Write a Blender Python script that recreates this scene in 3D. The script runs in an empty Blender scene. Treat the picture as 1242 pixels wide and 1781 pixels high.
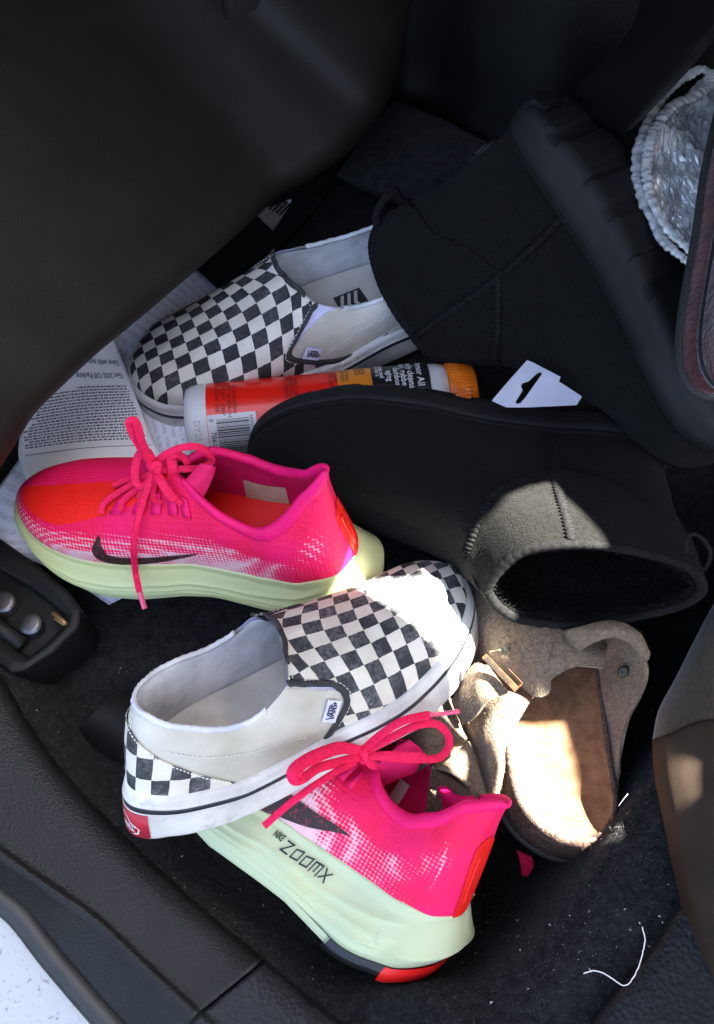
import bpy, bmesh, math, random
import numpy as np
from mathutils import Matrix, Vector
random.seed(4); RNG = np.random.default_rng(7)
sc = bpy.context.scene; COL = sc.collection
# ---------------------------------------------------------------- camera, sky, sun, exposure
cam_d = bpy.data.cameras.new('camera'); cam_d.sensor_fit = 'HORIZONTAL'; cam_d.sensor_width = 36.0
cam_d.lens = 36.0 * 1706.0 / 1242.0; cam_d.clip_start = 0.02; cam_d.clip_end = 500
cam = bpy.data.objects.new('camera', cam_d); COL.objects.link(cam); sc.camera = cam
cam.location = (0.0, -0.31, 0.68); cam.rotation_euler = (math.radians(25), 0, 0)
SUN = np.array([0.56, 0.19, 0.80]); SUN /= np.linalg.norm(SUN)          # towards the sun
el = math.asin(SUN[2]); az = math.atan2(SUN[0], SUN[1])
w = bpy.data.worlds.new('World'); sc.world = w; w.use_nodes = True
nt = w.node_tree; sky = nt.nodes.new('ShaderNodeTexSky'); sky.sky_type = 'NISHITA'; sky.sun_disc = False
sky.sun_elevation = el; sky.sun_rotation = az; sky.air_density = 1.0; sky.dust_density = 6.0; sky.ozone_density = 0.3
nt.links.new(sky.outputs[0], nt.nodes['Background'].inputs[0]); nt.nodes['Background'].inputs[1].default_value = 0.05
sun_d = bpy.data.lights.new('sun', 'SUN'); sun_d.energy = 5.0; sun_d.angle = math.radians(0.4); sun_d.color = (1.0, 0.95, 0.86)
sun = bpy.data.objects.new('sun', sun_d); COL.objects.link(sun); sun.location = tuple(SUN * 5)
sun.rotation_euler = Vector(tuple(SUN)).to_track_quat('Z', 'Y').to_euler()
sc.view_settings.view_transform = 'Standard'; sc.view_settings.look = 'None'; sc.view_settings.gamma = 1.0
sc.view_settings.use_curve_mapping = False; sc.view_settings.exposure = 4.3
sc.cycles.max_bounces = 6; sc.cycles.diffuse_bounces = 4
# ---------------------------------------------------------------- geometry core (numpy)
CAM = np.array([0.0, -0.31, 0.68]); TH = math.radians(25); FPX = 1706.0
_c, _s = math.cos(TH), math.sin(TH)
def ray(px, py):
    a = (px - 621.0) / FPX; b = -(py - 890.5) / FPX
    return np.array([a, b * _c + _s, b * _s - _c])
def at(px, py, z):
    """world point at height z seen at this place of the photograph"""
    d = ray(px, py); t = (z - CAM[2]) / d[2]
    return CAM + t * d
def atd(px, py, depth):
    return CAM + depth * ray(px, py)

def cr(K, t, lo=None, hi=None):
    """Catmull-Rom through the rows of K at parameters t in 0..1"""
    K = np.asarray(K, float); n = len(K)
    lo = 2 * K[0] - K[1] if lo is None else lo
    hi = 2 * K[-1] - K[-2] if hi is None else hi
    E = np.concatenate([lo[None], K, hi[None]])
    x = np.clip(np.asarray(t, float), 0, 1) * (n - 1)
    i = np.minimum(x.astype(int), n - 2); f = x - i
    sh = (-1,) + (1,) * (K.ndim - 1); f = f.reshape(sh)
    p0, p1, p2, p3 = E[i], E[i + 1], E[i + 2], E[i + 3]
    return 0.5 * (2 * p1 + (p2 - p0) * f + (2 * p0 - 5 * p1 + 4 * p2 - p3) * f * f + (3 * p1 - p0 - 3 * p2 + p3) * f ** 3)

MY = np.array([1, -1, 1.0])
class Half:
    """one half of a shoe upper: stations from toe to heel, each a row of points from sole to top edge; the other half is mirrored"""
    def __init__(s, keys, ncen, bend=0.0, L=0.28, warp=None):
        s.K = np.array(keys, float); s.ncen = ncen; s.bend = bend; s.L = L; s.warp = warp
    def raw(s, u, v):
        K = s.K; sh = u.shape; u = u.ravel(); v = v.ravel()
        R = cr(K, u, K[1] * MY, K[-2] * MY)
        uu = u * (len(K) - 1); nc = s.ncen
        m = (uu >= nc) & (uu < nc + 1)
        if m.any():
            f = (uu[m] - nc)[:, None]; p1, p2, p3 = K[nc, -1], K[nc + 1, -1], K[nc + 2, -1]; p0 = p2 * MY; p0 = p0 * .7 + .3 * (2 * p1 - p2)
            R[m, -1] = 0.5 * (2 * p1 + (p2 - p0) * f + (2 * p0 - 5 * p1 + 4 * p2 - p3) * f * f + (3 * p1 - p0 - 3 * p2 + p3) * f ** 3)
        cen = np.clip(s.ncen - uu, 0, 1)[:, None]
        top = R[:, -1]; pre = R[:, -2]
        hi = cen * (pre * MY) + (1 - cen) * (2 * top - pre)
        lo = 2 * R[:, 0] - R[:, 1]
        E = np.concatenate([lo[:, None], R, hi[:, None]], axis=1)
        n = R.shape[1]; x = np.clip(v, 0, 1) * (n - 1); i = np.minimum(x.astype(int), n - 2); f = (x - i)[:, None]
        r = np.arange(len(u)); p0, p1, p2, p3 = E[r, i], E[r, i + 1], E[r, i + 2], E[r, i + 3]
        P = 0.5 * (2 * p1 + (p2 - p0) * f + (2 * p0 - 5 * p1 + 4 * p2 - p3) * f * f + (3 * p1 - p0 - 3 * p2 + p3) * f ** 3)
        P = P.copy(); P[:, 1] = np.where(np.abs(P[:, 1]) < 2e-4, 0, P[:, 1])
        return P.reshape(sh + (3,))
    def deform(s, P):
        P = P.copy(); P[..., 1] += s.bend * np.sin(math.pi * np.clip(P[..., 0] / s.L, 0, 1.1))
        if s.warp is not None: P = s.warp(P)
        return P
    def P(s, u, v, side=1, off=0.0):
        u = np.asarray(u, float); v = np.asarray(v, float); u, v = np.broadcast_arrays(u, v)
        p = s.raw(u, v)
        if np.any(np.asarray(off) != 0):
            e = 1e-3
            u0, u1 = np.clip(u - e, 0, 1), np.clip(u + e, 0, 1); v0, v1 = np.clip(v - e, 0, 1), np.clip(v + e, 0, 1)
            n = np.cross(s.raw(u1, v) - s.raw(u0, v), s.raw(u, v1) - s.raw(u, v0))
            n /= np.linalg.norm(n, axis=-1, keepdims=True) + 1e-12
            n = -n if s.flip() else n
            p = p + n * (np.asarray(off)[..., None] if np.ndim(off) else off)
            m = (u <= 0) | (u >= 1) | ((v >= 1) & (u * (len(s.K) - 1) < s.ncen))
            p[..., 1] = np.where(m & (np.abs(s.raw(u, v)[..., 1]) < 1e-6), 0, p[..., 1])
        p = p * np.array([1, side, 1.0])
        return s.deform(p)
    def flip(s):
        if not hasattr(s, '_f'):
            u, v = np.array([.5]), np.array([.15]); e = 1e-3
            n = np.cross(s.raw(u + e, v) - s.raw(u - e, v), s.raw(u, v + e) - s.raw(u, v - e))[0]
            s._f = n[1] < 0
        return s._f

SLIP = Half([
 [(.280,0,.027),(.279,0,.038),(.268,0,.047),(.245,0,.056)],
 [(.272,.025,.027),(.269,.025,.039),(.256,.018,.050),(.226,0,.062)],
 [(.250,.042,.027),(.247,.041,.044),(.233,.027,.058),(.206,0,.069)],
 [(.215,.049,.027),(.212,.048,.048),(.201,.030,.066),(.185,0,.077)],
 [(.180,.047,.027),(.178,.046,.051),(.166,.031,.076),(.154,0,.091)],
 [(.152,.043,.027),(.151,.042,.052),(.148,.034,.075),(.149,.015,.091)],
 [(.125,.040,.027),(.125,.040,.050),(.126,.038,.066),(.128,.031,.083)],
 [(.085,.037,.027),(.085,.038,.047),(.085,.037,.057),(.085,.034,.066)],
 [(.040,.034,.027),(.038,.035,.048),(.037,.034,.061),(.036,.031,.071)],
 [(.012,.022,.027),(.008,.023,.050),(.007,.022,.066),(.008,.019,.078)],
 [(.000,0,.027),(-.004,0,.050),(-.004,0,.068),(.000,0,.080)]], 4, L=.28)
RUN = Half([
 [(.285,0,.042),(.284,0,.052),(.272,0,.063),(.252,0,.070)],
 [(.277,.024,.040),(.275,.025,.052),(.260,.020,.066),(.235,0,.076)],
 [(.255,.042,.037),(.252,.043,.052),(.238,.030,.071),(.212,0,.083)],
 [(.220,.050,.035),(.218,.050,.055),(.205,.033,.078),(.188,0,.092)],
 [(.180,.047,.037),(.177,.047,.060),(.170,.032,.086),(.164,0,.103)],
 [(.145,.042,.042),(.143,.042,.066),(.142,.032,.092),(.145,.006,.113)],
 [(.118,.038,.046),(.117,.038,.070),(.118,.035,.089),(.122,.026,.106)],
 [(.090,.035,.049),(.088,.036,.068),(.088,.035,.082),(.090,.030,.094)],
 [(.055,.034,.052),(.052,.036,.072),(.050,.034,.085),(.050,.028,.096)],
 [(.022,.027,.054),(.015,.029,.078),(.010,.026,.098),(.006,.019,.117)],
 [(.003,.012,.055),(-.003,.013,.080),(-.010,.011,.105),(-.018,.007,.130)],
 [(.000,0,.055),(-.006,0,.080),(-.013,0,.106),(-.022,0,.132)]], 4, L=.285)
BOOT = Half([
 [(.285,0,.028),(.288,0,.045),(.280,0,.065),(.262,0,.078),(.240,0,.086)],
 [(.275,.028,.028),(.278,.029,.045),(.268,.025,.066),(.248,.014,.081),(.222,0,.090)],
 [(.250,.045,.028),(.252,.048,.046),(.242,.038,.070),(.225,.020,.088),(.200,0,.098)],
 [(.210,.052,.028),(.210,.054,.050),(.200,.043,.080),(.185,.022,.103),(.167,0,.117)],
 [(.165,.049,.028),(.163,.051,.056),(.158,.044,.092),(.150,.025,.124),(.140,0,.144)],
 [(.130,.043,.028),(.128,.047,.060),(.130,.046,.100),(.133,.030,.140),(.130,0,.178)],
 [(.105,.040,.028),(.105,.045,.065),(.108,.047,.105),(.110,.045,.142),(.108,.036,.180)],
 [(.070,.038,.028),(.070,.043,.065),(.070,.047,.105),(.068,.050,.145),(.066,.050,.181)],
 [(.035,.035,.028),(.033,.041,.065),(.030,.043,.105),(.028,.044,.145),(.024,.042,.181)],
 [(.010,.022,.028),(.005,.026,.065),(.002,.026,.105),(-.002,.027,.145),(-.004,.026,.181)],
 [(.000,0,.028),(-.006,0,.065),(-.008,0,.105),(-.012,0,.145),(-.015,0,.181)]], 5, L=.285)
# ---------------------------------------------------------------- object helpers
ROOT = {}; LAST = {}
def mat4(R, t): 
    m = np.eye(4); m[:3, :3] = R; m[:3, 3] = t; return m
def tag(o, label=None, cat=None, group=None, kind=None):
    if label: o['label'] = label
    if cat: o['category'] = cat
    if group: o['group'] = group
    if kind: o['kind'] = kind
    return o
def thing(name, loc, label, cat, group=None, R=None):
    o = bpy.data.objects.new(name, None); COL.objects.link(o); o.empty_display_size = .02
    m = mat4(np.eye(3) if R is None else R, loc); o.matrix_world = Matrix(m.tolist()); ROOT[o.name] = m
    return tag(o, label, cat, group)
def mk(name, V, F, mat, parent=None, uv=None, smooth=True, weld=0, kind=None, recalc=True):
    """world-space verts -> one mesh object, in its thing's own frame"""
    V = np.asarray(V, float).reshape(-1, 3)
    if parent is None:
        m = np.eye(4); m[:3, 3] = [V[:, 0].mean(), V[:, 1].mean(), V[:, 2].min()]
    else: m = ROOT[parent.name]
    L = (V - m[:3, 3]) @ np.linalg.inv(m[:3, :3]).T
    me = bpy.data.meshes.new(name); me.from_pydata(L.tolist(), [], [tuple(int(i) for i in f) for f in F])
    if uv is not None:
        uv = np.asarray(uv, float).reshape(-1, 2); lay = me.uv_layers.new(name='UVMap')
        idx = np.empty(len(me.loops), int); me.loops.foreach_get('vertex_index', idx)
        lay.data.foreach_set('uv', uv[idx].ravel())
    if weld or recalc:
        bm = bmesh.new(); bm.from_mesh(me)
        if weld: bmesh.ops.remove_doubles(bm, verts=bm.verts, dist=weld)
        bmesh.ops.recalc_face_normals(bm, faces=bm.faces); bm.to_mesh(me); bm.free()
    if smooth: me.polygons.foreach_set('use_smooth', [True] * len(me.polygons))
    me.update(); me.materials.append(mat)
    o = bpy.data.objects.new(name, me); COL.objects.link(o)
    if parent is not None:
        o.parent = parent; ROOT[o.name] = ROOT[parent.name]
    else: o.location = m[:3, 3]; ROOT[o.name] = m
    if kind: o['kind'] = kind
    return o
def solid(o, t, off=-1):
    md = o.modifiers.new('thick', 'SOLIDIFY'); md.thickness = t; md.offset = off; return o
def gfaces(a, b, ca=False, cb=False, o=0):
    F = []
    for i in range(a if ca else a - 1):
        for j in range(b if cb else b - 1):
            i2, j2 = (i + 1) % a, (j + 1) % b
            F.append((o + i * b + j, o + i2 * b + j, o + i2 * b + j2, o + i * b + j2))
    return F
def join(parts):
    V, F, n = [], [], 0
    for v, f in parts:
        v = np.asarray(v).reshape(-1, 3); V.append(v); F += [tuple(i + n for i in q) for q in f]; n += len(v)
    return np.concatenate(V), F
def smoothpath(P, n, closed=False):
    P = np.asarray(P, float)
    if closed: 
        Q = np.concatenate([P, P[:1]]); return cr(Q, np.linspace(0, 1, n, endpoint=False), P[-1], P[1])
    return cr(P, np.linspace(0, 1, n))
def tube(P, r, n=8, flat=1.0, up=None, closed=False, cap=True, ribs=0):
    """sweep an ellipse (r, r*flat) along P; up: per-point or fixed normal for the flat side"""
    P = np.asarray(P, float); m = len(P); r = np.broadcast_to(np.asarray(r, float), (m,))
    T = np.gradient(P, axis=0)
    if closed: T = np.roll(P, -1, 0) - np.roll(P, 1, 0)
    T /= np.linalg.norm(T, axis=1, keepdims=True) + 1e-12
    N = np.empty_like(P)
    if up is None:
        a = np.array([0, 0, 1.]) if abs(T[0, 2]) < .9 else np.array([1., 0, 0])
        nn = a - T[0] * (a @ T[0])
        for i in range(m):
            nn = nn - T[i] * (nn @ T[i]); nn /= np.linalg.norm(nn) + 1e-12; N[i] = nn
    else:
        up = np.broadcast_to(np.asarray(up, float), (m, 3)); N = up - T * (up * T).sum(1, keepdims=True); N /= np.linalg.norm(N, axis=1, keepdims=True) + 1e-12
    B = np.cross(T, N); a = np.linspace(0, 2 * math.pi, n, endpoint=False)
    q = 1 + ribs * np.cos(5 * a)
    V = P[:, None] + q[None, :, None] * (np.cos(a)[None, :, None] * B[:, None] + np.sin(a)[None, :, None] * N[:, None] * flat) * r[:, None, None]
    F = gfaces(m, n, closed, True); V = V.reshape(-1, 3)
    if cap and not closed:
        F += [tuple(range(n)), tuple(range((m - 1) * n, m * n))]
    return V, F
def csheet(C, nu, nv):
    """smooth sheet through a net of world points"""
    C = np.asarray(C, float); A = cr(C, np.linspace(0, 1, nu)); B = cr(np.swapaxes(A, 0, 1), np.linspace(0, 1, nv))
    return np.swapaxes(B, 0, 1), gfaces(nu, nv)
def net(rows): return np.array([[at(*p) for p in r] for r in rows])
def sheet(name, rows, mat, parent=None, nu=40, nv=40, thick=0, world=False, uvs=True, noise=0, nscale=30, crisp=None, **k):
    C = np.asarray(rows, float) if world else net(rows)
    V, F = csheet(C, nu, nv)
    if noise: V = V + vnoise(V, nscale)[..., None] * noise * np.array([0.3, 0.3, 1])
    U = np.stack(np.meshgrid(np.linspace(0, 1, nu), np.linspace(0, 1, nv), indexing='ij'), -1)
    o = mk(name, V, F, mat, parent, uv=U if uvs else None, **k); LAST[name + str(id(parent))] = V
    if thick: md = solid(o, thick, 0).modifiers['thick']
    if crisp: o.data.materials.append(crisp); md.material_offset_rim = 1; s_ = o.modifiers.new('crisp', 'EDGE_SPLIT'); s_.split_angle = math.radians(50)
    return o
def vnoise(P, s, seed=0):
    """cheap smooth noise in -1..1 from a few random waves"""
    r = np.random.default_rng(seed); o = np.zeros(np.shape(P)[:-1])
    for i in range(9):
        d = r.normal(size=3); d /= np.linalg.norm(d); o = o + np.sin(P @ d * s * (0.6 + .35 * i) + r.uniform(0, 6.28)) / (1 + .35 * i)
    return o / 3.2
def fill2d(loops, n=1):
    """triangulated flat shape from outline loops (holes allowed): returns 2-D verts, faces"""
    cu = bpy.data.curves.new('tmp', 'CURVE'); cu.dimensions = '2D'; cu.fill_mode = 'BOTH'
    for L in loops:
        s = cu.splines.new('POLY'); s.points.add(len(L) - 1); s.use_cyclic_u = True
        for p, q in zip(s.points, L): p.co = (q[0], q[1], 0, 1)
    ob = bpy.data.objects.new('tmp', cu); me = bpy.data.meshes.new_from_object(ob)
    V = np.array([v.co[:] for v in me.vertices])[:, :2]; F = [tuple(p.vertices) for p in me.polygons]
    bpy.data.objects.remove(ob); bpy.data.curves.remove(cu); bpy.data.meshes.remove(me)
    return V, F
def text2d(s, size=1.0, bold=0.0, align='LEFT'):
    cu = bpy.data.curves.new('tmp', 'FONT'); cu.body = s; cu.size = size; cu.offset = bold; cu.resolution_u = 2; cu.align_x = align
    ob = bpy.data.objects.new('tmp', cu); me = bpy.data.meshes.new_from_object(ob)
    V = np.array([v.co[:] for v in me.vertices]).reshape(-1, 3)[:, :2]; F = [tuple(p.vertices) for p in me.polygons]
    bpy.data.objects.remove(ob); bpy.data.curves.remove(cu); bpy.data.meshes.remove(me)
    return V, F
def strokes(polys, wd):
    """flat lettering from poly-lines of constant width"""
    P = []
    for pl in polys:
        pl = np.asarray(pl, float)
        for a, b in zip(pl[:-1], pl[1:]):
            d = (b - a) / (np.linalg.norm(b - a) + 1e-9); n = np.array([-d[1], d[0]]) * wd / 2; e = d * wd / 2
            P.append((np.c_[[a - e - n, b + e - n, b + e + n, a - e + n], np.zeros(4)], [(0, 1, 2, 3)]))
    V, F = join(P); return V[:, :2], F
def tufts(name, V, m, ln, wd, mat, parent, jit=.6):
    """short nap standing on a grid of points"""
    a, b = V.shape[:2]; i = RNG.integers(0, a - 1, m); j = RNG.integers(0, b - 1, m); f, g = RNG.uniform(size=(2, m, 1))
    p00, p10, p01, p11 = V[i, j], V[i + 1, j], V[i, j + 1], V[i + 1, j + 1]; P = (p00 * (1 - f) + p10 * f) * (1 - g) + (p01 * (1 - f) + p11 * f) * g
    n = np.cross(p10 - p00, p01 - p00); n /= np.linalg.norm(n, axis=1, keepdims=True) + 1e-12; n *= np.sign((n * (CAM - P)).sum(1, keepdims=True))
    T = P + (n + RNG.normal(size=(m, 3)) * jit) * ln * RNG.uniform(.5, 1.2, (m, 1)); w_ = RNG.normal(size=(m, 3)); w_ *= wd / (np.linalg.norm(w_, axis=1, keepdims=True) + 1e-9)
    return mk(name, np.stack([P - w_, P + w_, T], 1).reshape(-1, 3), np.arange(3 * m).reshape(-1, 3).tolist(), mat, parent, smooth=False, kind='stuff', recalc=False)
# ---------------------------------------------------------------- materials
def N(nt, t, **k):
    n = nt.nodes.new('ShaderNode' + t)
    for a, b in k.items():
        if a.startswith('_'): n.inputs[a[1:].replace('_', ' ')].default_value = b
        else: setattr(n, a, b)
    return n
def base_mat(name, rough=.6, spec=.5):
    m = bpy.data.materials.new(name); m.use_nodes = True; nt = m.node_tree
    b = nt.nodes['Principled BSDF']; b.inputs['Roughness'].default_value = rough; b.inputs['Specular IOR Level'].default_value = spec
    return m, nt, b
def c4(c): return (c[0], c[1], c[2], 1.0)
def mixc(nt, f, a, b):
    x = N(nt, 'Mix', data_type='RGBA')
    for s, v in (('A', a), ('B', b)):
        i = [q for q in x.inputs if q.name == s and q.type == 'RGBA'][0]
        if isinstance(v, tuple): i.default_value = v
        else: nt.links.new(v, i)
    if isinstance(f, (int, float)): x.inputs[0].default_value = f
    else: nt.links.new(f, x.inputs[0])
    return [q for q in x.outputs if q.type == 'RGBA'][0]
def ramp(nt, src, lo, hi):
    r = N(nt, 'MapRange'); nt.links.new(src, r.inputs[0]); r.inputs[1].default_value = lo; r.inputs[2].default_value = hi; r.clamp = True
    return r.outputs[0]
def mth(nt, op, a, b=None):
    n = N(nt, 'Math', operation=op)
    for i, v in enumerate((a, b)):
        if v is None: continue
        if isinstance(v, (int, float)): n.inputs[i].default_value = v
        else: nt.links.new(v, n.inputs[i])
    return n.outputs[0]
def tex(nt, kind, scale, detail=4, coord='Object', dist=0, rough=.55):
    tc = N(nt, 'TexCoord')
    if kind == 'noise':
        n = N(nt, 'TexNoise'); n.inputs['Detail'].default_value = detail; n.inputs['Distortion'].default_value = dist; n.inputs['Roughness'].default_value = rough
    elif kind == 'voro':
        n = N(nt, 'TexVoronoi'); n.feature = 'F1'
    elif kind == 'edge':
        n = N(nt, 'TexVoronoi'); n.feature = 'DISTANCE_TO_EDGE'
    n.inputs['Scale'].default_value = scale; nt.links.new(tc.outputs[coord], n.inputs['Vector'])
    return n.outputs['Fac'] if kind == 'noise' else n.outputs['Distance']
def bump(nt, b, srcs):
    prev = None
    for h, st, d in srcs:
        n = N(nt, 'Bump'); n.inputs['Strength'].default_value = st; n.inputs['Distance'].default_value = d; nt.links.new(h, n.inputs['Height'])
        if prev is not None: nt.links.new(prev, n.inputs['Normal'])
        prev = n.outputs[0]
    nt.links.new(prev, b.inputs['Normal'])
def M(name, c1, c2=None, rough=.6, vs=40, bumps=(), spec=.5, sheen=0, metal=0, lo=.35, hi=.65, coat=0, trans=0, sss=0, detail=5, dirt=None):
    m, nt, b = base_mat(name, rough, spec)
    if c2 is None: b.inputs['Base Color'].default_value = c4(c1)
    else:
        col = mixc(nt, ramp(nt, tex(nt, 'noise', vs, detail), lo, hi), c4(c1), c4(c2))
        if dirt: col = mixc(nt, mth(nt, 'MULTIPLY', ramp(nt, tex(nt, 'noise', dirt[1], 8, dist=.6, rough=.7), dirt[2], dirt[3]), .75), col, c4(dirt[0]))
        nt.links.new(col, b.inputs['Base Color'])
    if bumps: bump(nt, b, [(tex(nt, k, s), st, d) for k, s, st, d in bumps])
    b.inputs['Sheen Weight'].default_value = sheen; b.inputs['Sheen Roughness'].default_value = .5; b.inputs['Metallic'].default_value = metal; b.inputs['Coat Weight'].default_value = coat
    if sss: b.inputs['Subsurface Weight'].default_value = sss; b.inputs['Subsurface Radius'].default_value = (.004, .003, .002); b.inputs['Subsurface Scale'].default_value = 1
    return m
MT = {}
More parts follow.
